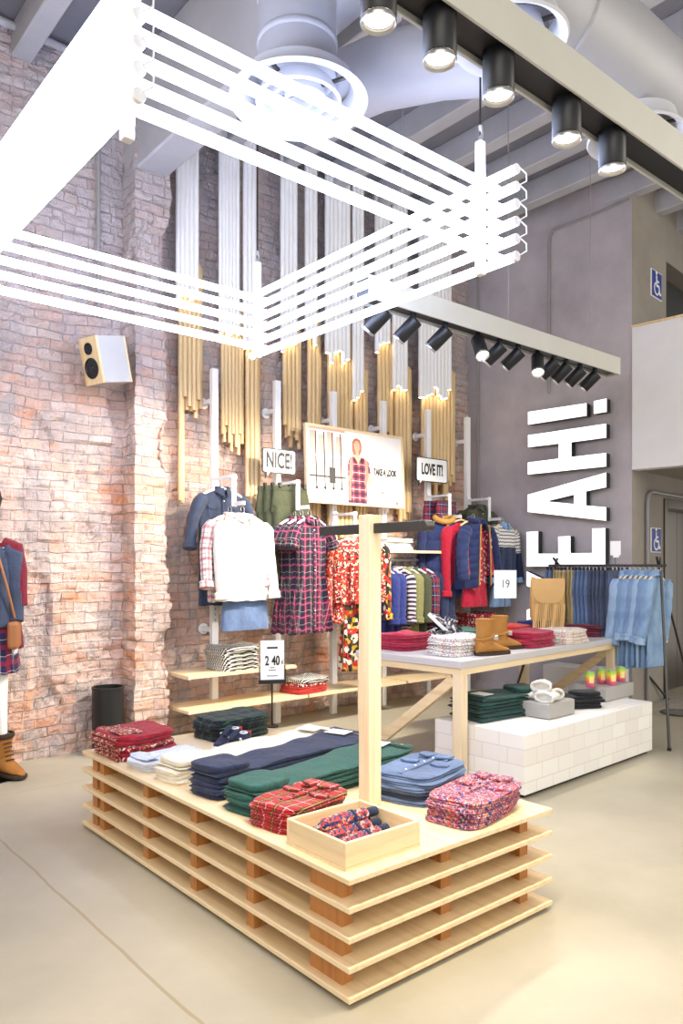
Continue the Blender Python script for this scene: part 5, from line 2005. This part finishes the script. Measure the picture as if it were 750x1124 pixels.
def quilted(o, rows, hw, dp, ln, mat):
    for k in range(rows):
        z = -0.14 - (ln - 0.18) * k / rows
        lv = [(z, hw * 0.99, dp * 1.0, 0), (z - 0.025, hw * 1.03, dp * 1.12, 0.001), (z - (ln - 0.18) / rows * 0.6, hw * 1.03, dp * 1.14, 0.001), (z - (ln - 0.18) / rows * 0.98, hw * 0.99, dp * 1.0, 0)]
        rg, uvs = loft_body(lv, 36, 6, k)
        MB().rings(rg, uvs).build('padded_band', mat, o, smooth=True)


zj = ZA - 0.25
g1 = garment('padded_parka', 'navy padded parka with fur hood left of the red jumpers', 'jacket', (x4 - 0.12, 5.56, zj + 0.02), -0.5, 'puffer', wd=0.46, ln=0.86, dp=0.09, slen=0.62, sl_out=0.04, seed=5, fold=0.006, collar=False)
quilted(g1, 6, 0.225, 0.09, 0.84, 'puffer')
MB().tube([(0.10 * math.cos(a), -0.03 + 0.075 * math.sin(a), 0.0 - 0.05 * max(0, -math.sin(a))) for a in [i * 2 * PI / 20 for i in range(20)]], 0.03, 10, closed=True).build('fur_collar', 'fur', g1, smooth=True)
garment('red_jumper', 'crimson jumper hanging between the parka and the open jacket', 'jumper', (x4 + 0.04, 5.44, zj - 0.02), -0.15, 'redsw', wd=0.44, ln=0.70, dp=0.05, slen=0.78, sl_out=0.02, seed=6, placket=False, collar=False)
garment('nordic_jumper', 'red nordic-patterned jumper inside the open navy jacket', 'jumper', (x4 + 0.14, 5.34, zj - 0.03), 0.0, 'rednordic', wd=0.38, ln=0.74, dp=0.05, slen=0.5, sl_out=0.02, seed=7, placket=False)
skirt('red_skirt', 'crimson skirt showing below the open navy jacket', 'skirt', (x4 + 0.14, 5.34, zj - 0.68), 0, 'redsw', 0.34, 0.26, 0.06, 1.15, 0.01, 8, 8, band=False)
# open padded jacket: two front halves, a back and sleeves
gj = thing('padded_jacket', 'open navy quilted jacket over the red nordic jumper', 'jacket', (x4 + 0.15, 5.31, zj - 0.01), 0.05)
for sg in (-1, 1):
    def fn(u, v, sg=sg):
        a = u * PI * 0.78
        opening = 0.05 + 0.05 * v
        x = sg * (0.245 * (1 if v > .12 else (0.35 + 0.65 * v / .12)) * (1 - 0.72 * max(0, (math.cos(a) + 1) / 2 - 0.0) ** 1.6) + 0.03 * v)
        y = 0.05 - 0.14 * (1 - (1 - math.cos(a - PI)) / 2) if False else 0.085 * -math.cos(a - PI) * -1
        bulge = 0.012 * abs(math.sin(v * 8 * PI))
        y = -0.095 * math.cos(a) - bulge * math.cos(a) + 0.01
        x += sg * bulge * math.sin(a)
        return (x, y, -0.02 - 0.68 * v - 0.06 * min(1, abs(x) / .245) * (1 if v < .15 else 0.6))
    MB().sheet(fn, 14, 40, 0.012 * sg, (0.4, 0.7)).build('front_panel', 'puffer', gj, smooth=True)
    MB().tube([(sg * 0.075, -0.105, -0.05), (sg * 0.09, -0.11, -0.3), (sg * 0.105, -0.108, -0.70)], 0.008, 6).build('zip_edge', 'fur', gj, smooth=True)
    P = [Vector((sg * 0.19, 0, -0.10)), Vector((sg * 0.25, -0.01, -0.18)), Vector((sg * 0.285, -0.02, -0.35)), Vector((sg * 0.30, -0.04, -0.52)), Vector((sg * 0.30, -0.06, -0.64))]
    PP = []
    RR = []
    for i in range(41):
        f = i / 40 * 4
        j = min(3, int(f))
        PP.append(P[j].lerp(P[j + 1], f - j))
        RR.append((0.066 - 0.012 * i / 40) * (1 + 0.10 * abs(math.sin(i * PI / 5))))
    MB().tube(PP, RR, 14).build('sleeve', 'puffer', gj, smooth=True)
MB().tube([(0.085 * math.cos(a), 0.01 + 0.07 * math.sin(a), 0.0 + 0.02 * math.sin(a)) for a in [rad(-60) + i * rad(300) / 16 for i in range(17)]], [0.03] * 17, 10).build('collar', 'puffer', gj, smooth=True)
for q, (dx, y, nm) in enumerate(((-0.12, 5.56, 'padded parka'), (0.04, 5.44, 'crimson jumper'), (0.14, 5.34, 'nordic jumper'))):
    hanger('clothes hanger in the %s' % nm, (x4 + dx, y, zj + 0.03), -0.2, True, 0.38, 'hangers on the fifth upright')

# --- sixth upright: khaki and red jackets above, patterned sweater below
x5 = UPX[5]
for q, (dx, y, mt, lb) in enumerate(((0.06, 5.80, 'khplaid', 'khaki and red plaid shirt at the back beside the grey wall'), (-0.05, 5.74, 'olive', 'olive jacket hanging between plaid shirts beside the grey wall'), (0.02, 5.67, 'khplaid', 'khaki and red plaid shirt in front beside the grey wall'), (-0.08, 5.60, 'olive', 'olive jacket at the front above the patterned-yoke sweater'))):
    garment('hung_jacket', lb, 'jacket', (x5 + dx - 0.04, y, ZA - 0.06), 0.1 * q - 0.2, mt, wd=0.40, ln=0.72, dp=0.03, slen=0.5, sl_out=0.03, seed=q, group='jackets on the sixth upright')
garment('patterned_sweater', 'navy sweater with white patterned yoke hanging beside the grey wall', 'sweater', (x5 - 0.01, 5.36, ZA - 0.27), 0.12, 'fair', wd=0.46, ln=0.70, dp=0.065, slen=0.62, sl_out=0.05, seed=9, placket=False, collar=True, cmat='ldenim', neck=0.07)
garment('patterned_sweater', 'navy sweater with white patterned yoke behind the front one', 'sweater', (x5 - 0.02, 5.45, ZA - 0.27), 0.05, 'fair', wd=0.46, ln=0.70, dp=0.05, slen=0.62, sl_out=0.05, seed=10, placket=False, collar=False)
skirt('denim_skirt', 'light blue denim skirt hanging under the patterned-yoke sweater', 'skirt', (x5 - 0.02, 5.40, ZA - 0.27 - 0.64), 0.1, 'ldenim', 0.34, 0.30, 0.05, 1.12, 0.004, 6, 4)
hanger('clothes hanger in the front patterned-yoke sweater', (x5 - 0.01, 5.36, ZA - 0.24), 0.12, True, 0.40, 'hangers on the sixth upright')


# --- speech bubble signs
def bubble(label, px0, py0, px1, py1, y, s, size, sx):
    c = on_y((px0 + px1) / 2, (py0 + py1) / 2, y)
    xa, xb = on_y(px0, py0, y).x, on_y(px1, py0, y).x
    hh = (on_y((px0 + px1) / 2, py0, y).z - on_y((px0 + px1) / 2, py1, y).z) / 2
    w2 = (xb - xa) / 2
    t = thing('speech_bubble_sign', label, 'sign', c)
    def outline(e):
        w_, h_, r = w2 - e, hh - e, 0.018
        pts = []
        for cx, cy, a0 in ((w_ - r, h_ - r, 0), (-w_ + r, h_ - r, 90), (-w_ + r, -h_ + r, 180)):
            pts += [(cx + r * math.cos(rad(a0 + i * 22.5)), cy + r * math.sin(rad(a0 + i * 22.5))) for i in range(5)]
        pts += [(-w_ + 0.03 + e, -h_), (-w_ + 0.035 + e, -h_ - 0.055 + 2.2 * e), (-w_ + 0.085 - e, -h_)]
        pts += [(w_ - r + r * math.cos(rad(270 + i * 22.5)), -h_ + r + r * math.sin(rad(270 + i * 22.5))) for i in range(5)]
        return pts
    R_ = Matrix.Rotation(PI / 2, 4, 'X')
    MB().prism(outline(0), -0.004, 0.006, R_).build('black_border', 'ink', t)
    MB().prism(outline(0.010), 0.006, 0.0085, R_).build('white_face', 'paper', t)
    text('lettering', s, size, 'ink', t, (0, -0.010, 0.0), (PI / 2, 0, 0), sx, 0.0055)
    MB().bar((0, 0.004, 0), (0, 5.875 - y, 0), 0.02, 0.02).build('mount_arm', 'white', t)
    return t


bubble('white speech-bubble sign reading NICE! on the second upright', 288, 493, 324.5, 520, 5.72, 'NICE!', 0.20, 0.60)
bubble('white speech-bubble sign reading LOVE IT! on the fifth upright', 457, 503, 491, 529.5, 5.72, 'LOVE IT!', 0.165, 0.54)

# --- billboard
BY = 5.74
cL, cR = on_y(338, 508, BY), on_y(443, 508, BY)
zT, zB = on_y(340, 465, BY).z, on_y(336, 550, BY).z
bw_, bh_ = cR.x - cL.x, zT - zB
bt = thing('fashion_poster', 'framed poster of a person in a red plaid dress, lettered TAKE A LOOK', 'poster', (cL.x, BY, zB), rot=(rad(-2.5), 0, 0))
M['poster'] = plain('poster_paper', 'f3efec', 0.6, var=0.01)
M['skin'] = plain('printed_skin', 'cf9a80', 0.6)
M['phair'] = plain('printed_hair', 'a8604a', 0.6)
M['pink'] = plain('printed_pink', 'dba396', 0.6)
M['coral2'] = plain('printed_coral', 'e0786c', 0.6)
M['pplaid'] = plaid('printed_plaid', 'c0404a', 0.085, [(0.3, 0.42, '2b2c48', .75), (0.8, 0.06, 'e6dcdc', .8)])
MB().box(0, bw_, 0, 0.02, 0, bh_).build('poster_panel', 'poster', bt)
for a in ((-0.012, 0.012, -0.012, bh_ + 0.012), (bw_ - 0.012, bw_ + 0.012, -0.012, bh_ + 0.012)):
    MB().box(a[0], a[1], -0.014, 0.03, a[2], a[3]).build('frame_side', 'woodz', bt, bevel=0.002)
for a in (-0.012, bh_ - 0.012):
    MB().box(0.012, bw_ - 0.012, -0.014, 0.03, a, a + 0.024).build('frame_rail', 'woodx', bt, bevel=0.002)


def pp(u, v):      # poster fraction, v down
    return (u * bw_, (1 - v) * bh_)


RP = Matrix.Rotation(PI / 2, 4, 'X')
def pr(polys, mat, name, d):
    m = MB()
    for poly in polys:
        m.prism([pp(*q) for q in poly], d - 0.001, d, RP)
    m.build(name, mat, bt)


def rect(u0, v0, u1, v1):
    return [(u0, v0), (u1, v0), (u1, v1), (u0, v1)]


pr([rect(0.03 + k * 0.085, 0.06 + 0.05 * (k % 2), 0.09 + k * 0.085, 0.36) for k in range(4)] + [rect(0.03 + k * 0.085, 0.40, 0.085 + k * 0.085, 0.66) for k in range(4)], 'pink', 'printed_windows', 0.0015)
pr([rect(0.02, 0.645, 0.38, 0.668)], 'ink', 'printed_rail', 0.003)
pr([rect(0.02, 0.02, 0.38, 0.045)], 'pink', 'printed_cornice', 0.0025)
pr([rect(0.083 + k * 0.082, 0.07, 0.094 + k * 0.082, 0.80) for k in range(4)] + [rect(0.02, 0.795, 0.38, 0.802)], 'ink', 'printed_bars', 0.0035)
pr([[(0.0885 + k * 0.082 + 0.012 * math.cos(a), 0.81 + 0.02 * math.sin(a)) for a in [i * PI / 5 for i in range(10)]] for k in range(4)], 'ink', 'printed_knobs', 0.004)
pr([rect(0.215, 0.53, 0.275, 0.74)], 'ink', 'printed_lamp', 0.0045)
pr([rect(0.02, 0.90, 0.36, 0.908)], 'coral2', 'printed_line', 0.003)
# the printed figure
pr([[(0.455, 0.15), (0.475, 0.105), (0.505, 0.095), (0.535, 0.115), (0.55, 0.18), (0.548, 0.27), (0.525, 0.33), (0.465, 0.33), (0.45, 0.26)]], 'phair', 'printed_hair', 0.003)
pr([[(0.47, 0.17), (0.49, 0.13), (0.515, 0.13), (0.532, 0.17), (0.532, 0.23), (0.517, 0.28), (0.517, 0.33), (0.56, 0.36), (0.51, 0.47), (0.45, 0.36), (0.487, 0.33), (0.487, 0.28), (0.472, 0.23)]], 'skin', 'printed_face', 0.004)
pr([[(0.45, 0.345), (0.475, 0.36), (0.51, 0.45), (0.545, 0.35), (0.575, 0.36), (0.62, 0.40), (0.64, 0.56), (0.605, 0.57), (0.60, 0.70), (0.592, 0.985), (0.395, 0.985), (0.405, 0.70), (0.425, 0.60), (0.40, 0.62), (0.405, 0.45), (0.42, 0.385)]], 'pplaid', 'printed_dress', 0.005)
pr([[(0.42, 0.385), (0.45, 0.345), (0.455, 0.5), (0.43, 0.75), (0.425, 0.95), (0.40, 0.95), (0.41, 0.7)], [(0.575, 0.36), (0.61, 0.39), (0.615, 0.6), (0.59, 0.8), (0.57, 0.7), (0.585, 0.55)]], 'coral2', 'printed_scarf', 0.0055)
pr([[(0.40, 0.62), (0.425, 0.60), (0.42, 0.72), (0.405, 0.76), (0.395, 0.72)]], 'skin', 'printed_arm', 0.004)
pr([[(0.61, 0.57), (0.635, 0.56), (0.64, 0.70), (0.625, 0.75), (0.612, 0.70)]], 'skin', 'printed_arm', 0.004)
text('lettering', 'TAKE A LOOK', 0.09, 'ink', bt, (bw_ * 0.80, -0.004, bh_ * 0.47), (PI / 2, 0, 0), 0.56, 0.0035)
pr([rect(0.69, 0.575, 0.86, 0.585)], 'greyink', 'printed_line', 0.003)
pr([[(0.765 + 0.012 * math.cos(a), 0.81 + 0.02 * math.sin(a)) for a in [i * PI / 5 for i in range(10)]]], 'coral2', 'printed_dot', 0.003)
pr([[(0.925 + 0.016 * math.cos(a), 0.95 + 0.026 * math.sin(a)) for a in [i * PI / 5 for i in range(10)]]], 'coral2', 'printed_seal', 0.003)
for x in (0.35 * bw_, 0.9 * bw_):
    MB().bar((x, 0.02, bh_ * .7), (x, 5.87 - BY, bh_ * .7), 0.03, 0.03).build('wall_mount', 'white', bt)

# --- loudspeaker
q = on_y(112, 398, 5.72)
n_ = Vector((-math.cos(rad(14)), -math.sin(rad(14)), -0.22)).normalized()
sd = n_.cross(Vector((0, 0, 1))).normalized()
up = sd.cross(n_)
RM = Matrix((sd, n_, up)).transposed()
sp = thing('loudspeaker', 'pale wood and grey loudspeaker mounted high on the brick wall', 'loudspeaker', (q.x, 5.66, q.z), rot=RM.to_euler())
M['spk'] = plain('grey_cabinet', 'b9b5ae', 0.6)
MB().box(-0.105, 0.105, -0.13, 0.115, -0.175, 0.175).build('cabinet', 'spk', sp, bevel=0.003)
MB().box(-0.106, 0.106, 0.115, 0.135, -0.176, 0.176).build('front_baffle', 'dowel', sp, bevel=0.003)
for sx in (-1, 1):
    for sz in (-1, 1):
        pass
MB().box(-0.1065, 0.1065, -0.145, -0.13, -0.176, 0.176).build('back_panel', 'dowel', sp, bevel=0.003)
for z, r in ((0.09, 0.045), (-0.055, 0.078)):
    MB().lathe([(r, 0), (r, 0.006), (r * 0.92, 0.008), (r * 0.85, 0.0), (r * 0.35, -0.012 + 0.014), (r * 0.3, 0.008), (0.0001, 0.011)], 28, (0, 0.135, z), Matrix.Rotation(-PI / 2, 4, 'X')).build('driver_cone', 'black', sp, smooth=True)
RMI = RM.inverted()
MB().bar(RMI @ Vector((0.10, 0.06, 0.02)), RMI @ Vector((0.22, 0.33, 0.04)), 0.035, 0.06).build('wall_mount', 'black', sp)

# --- black bin
bz = on_y(115, 820, 5.75)
g = on_z(115, 820, 0)
t = thing('waste_bin', 'tall black cylindrical bin standing against the brick wall by the pilaster', 'bin', (g.x - 0.07, g.y - 0.23, 0))
hb = 0.53
MB().lathe([(0.115, 0), (0.122, 0.01), (0.122, hb), (0.112, hb), (0.112, 0.03), (0.0001, 0.03)], 36).build('bin_body', 'black', t, smooth=True)
MB().lathe([(0.122, hb - 0.015), (0.126, hb - 0.012), (0.126, hb + 0.004), (0.110, hb + 0.004), (0.110, hb - 0.01)], 36, capped=False).build('rim', 'black', t, smooth=True)

# ------------------------------------------------------------------ mannequin cut by the picture's edge
mp = on_z(-16, 850, 0.0)
mn = thing('dressed_mannequin', 'white mannequin in denim jacket, burgundy coat, plaid skirt and tan boots', 'mannequin', (mp.x - 0.03, mp.y - 0.06, 0), rad(-28))
# body: skin modifier skeleton, one continuous surface; -y is its front
bm = bmesh.new()
J = {'pelvis': ((0, 0, 0.97), .13), 'waist': ((0, 0, 1.12), .105), 'chest': ((0, -.01, 1.33), .125), 'neck': ((0, 0, 1.50), .05), 'head0': ((0, -.01, 1.60), .06), 'head': ((0, -.02, 1.70), .085), 'crown': ((0, -.01, 1.78), .06)}
for s, nm in ((1, 'l'), (-1, 'r')):
    J['sh' + nm] = ((s * .16, 0, 1.43), .055)
    J['el' + nm] = ((s * .185, .02, 1.16), .038)
    J['wr' + nm] = ((s * .195, -.03, 0.93), .026)
    J['pa' + nm] = ((s * .20, -.045, 0.86), .032)
    J['hip' + nm] = ((s * .085, 0, 0.88), .088)
    J['kn' + nm] = ((s * .10, -.02, 0.50), .056)
    J['an' + nm] = ((s * .11, .02, 0.10), .036)
    J['to' + nm] = ((s * .12, -.05, 0.06), .03)
    for f, (dx, dy) in enumerate(((-.02, -.018), (-.008, -.024), (.006, -.022), (.016, -.014))):
        J['f%d%s' % (f, nm)] = ((s * (.20 + dx), -.045 + dy, 0.815), .0095)
        J['g%d%s' % (f, nm)] = ((s * (.196 + dx), -.055 + dy, 0.772 + .006 * abs(f - 1.3)), .008)
    J['th' + nm] = ((s * .175, -.075, 0.85), .011)
    J['tt' + nm] = ((s * .172, -.095, 0.815), .009)
E = [('pelvis', 'waist'), ('waist', 'chest'), ('chest', 'neck'), ('neck', 'head0'), ('head0', 'head'), ('head', 'crown')]
for nm in 'lr':
    E += [('chest', 'sh' + nm), ('sh' + nm, 'el' + nm), ('el' + nm, 'wr' + nm), ('wr' + nm, 'pa' + nm), ('pelvis', 'hip' + nm), ('hip' + nm, 'kn' + nm), ('kn' + nm, 'an' + nm), ('an' + nm, 'to' + nm), ('pa' + nm, 'th' + nm), ('th' + nm, 'tt' + nm)]
    for f in range(4):
        E += [('pa' + nm, 'f%d%s' % (f, nm)), ('f%d%s' % (f, nm), 'g%d%s' % (f, nm))]
keys = list(J)
me = bpy.data.meshes.new('mannequin_body')
me.from_pydata([J[k][0] for k in keys], [(keys.index(a), keys.index(b_)) for a, b_ in E], [])
bo = bpy.data.objects.new('mannequin_body', me)
COL.objects.link(bo)
bo.parent = mn
md = bo.modifiers.new('skin', 'SKIN')
for k, sv in zip(keys, me.skin_vertices[0].data):
    sv.radius = (J[k][1], J[k][1] * (0.8 if k in ('pelvis', 'waist', 'chest') else 1))
    sv.use_root = k == 'pelvis'
ss = bo.modifiers.new('smooth', 'SUBSURF')
ss.levels = ss.render_levels = 2
me.materials.append(M['mann'])
MB().lathe([(0.0001, 0.0), (0.05, -0.01), (0.1, -0.05), (0.112, -0.10), (0.10, -0.15), (0.0001, -0.15)], 24, (0, 0.01, 1.86)).build('dark_beanie', 'hair', mn, smooth=True)
# hair falling to the shoulders
MB().tube([(0, 0.02, 1.72), (0, 0.05, 1.62), (0, 0.07, 1.5)], [0.095, 0.09, 0.06], 16).build('hair', 'hair', mn, smooth=True)
lev = [(1.47, .07, .06, 0), (1.44, .15, .085, 0), (1.38, .185, .115, .002), (1.15, .17, .13, .006), (0.95, .19, .15, .012), (0.94, .17, .13, .01)]
rg, uvs = loft_body(lev, 40, 6, 1)
MB().rings(rg[::-1], uvs[::-1]).build('denim_jacket', 'dkdenim', mn, smooth=True)
lev = [(1.0, .15, .12, 0), (0.9, .185, .15, .006), (0.78, .205, .17, .02), (0.665, .215, .18, .026), (0.66, .19, .15, .02)]
rg, uvs = loft_body(lev, 56, 12, 2)
MB().rings(rg[::-1], uvs[::-1]).build('plaid_skirt', 'skirtplaid', mn, smooth=True)
for s in (-1, 1):
    MB().tube([(s * .13, 0, 1.44), (s * .17, 0, 1.40), (s * .185, .02, 1.18), (s * .195, -.01, 1.02), (s * .198, -.02, 0.98)], [.05, .075, .06, .056, .055], 16).build('jacket_sleeve', 'dkdenim', mn, smooth=True)
    MB().tube([(s * .11, .03, 1.47), (s * .175, .03, 1.44), (s * .205, .03, 1.30), (s * .215, .03, 1.15), (s * .22, .02, 1.08)], [.05, .07, .062, .05, .05], 16).build('coat_sleeve', 'burgcoat', mn, smooth=True)
    MB().tube([(s * .107, .012, 0.27), (s * .108, .015, 0.20), (s * .11, .02, 0.10)], [.05, .052, .05], 16).build('dark_sock', 'navyknit', mn, smooth=True)
lev = [(1.48, .10, .05, 0, 0, .06), (1.40, .19, .06, .002, 0, .10), (1.1, .20, .06, .008, 0, .13), (0.80, .22, .07, .014, 0, .15), (0.79, .2, .05, .01, 0, .15)]
rg, uvs = loft_body(lev, 40, 7, 3)
MB().rings(rg[::-1], uvs[::-1]).build('coat_back', 'burgcoat', mn, smooth=True)
MB().tube([(0.10, -.10, 1.44), (0.17, -.12, 1.2), (0.205, -.06, 1.0)], 0.009, 8).build('bag_strap', 'leather', mn, smooth=True)
MB().cbox((0.20, -0.05, 0.90), (0.07, 0.20, 0.17), 0.1).build('shoulder_bag', 'leather', mn, bevel=0.02, seg=3)
for s, rz in ((1, -PI / 2 + 0.75), (-1, -PI / 2 - 0.3)):
    b_ = boot('x', ((.165, -.038, .011) if s > 0 else (-.134, -.056, .011)), rz, 1.15, 0.09, 'boot2', False, True)
    for ch in list(b_.children):
        pass
    b_.parent = mn
    b_.name = 'ankle_boot_pair'
    del b_['label'], b_['category']
MB().lathe([(0.0001, 0), (0.235, 0), (0.24, 0.004), (0.235, 0.011), (0.0001, 0.011)], 48).build('glass_base', 'glass', mn, smooth=True)
mn.scale = (1.08, 1.08, 1.12)

# lettering becomes plain mesh
bpy.context.view_layer.update()
dg_ = bpy.context.evaluated_depsgraph_get()
for o in [x for x in COL.objects if x.type == 'FONT']:
    me = bpy.data.meshes.new_from_object(o.evaluated_get(dg_))
    n_ = bpy.data.objects.new('lettering', me)
    COL.objects.link(n_)
    n_.parent = o.parent
    n_.location, n_.rotation_euler, n_.scale = o.location, o.rotation_euler, o.scale
    bpy.data.objects.remove(o)
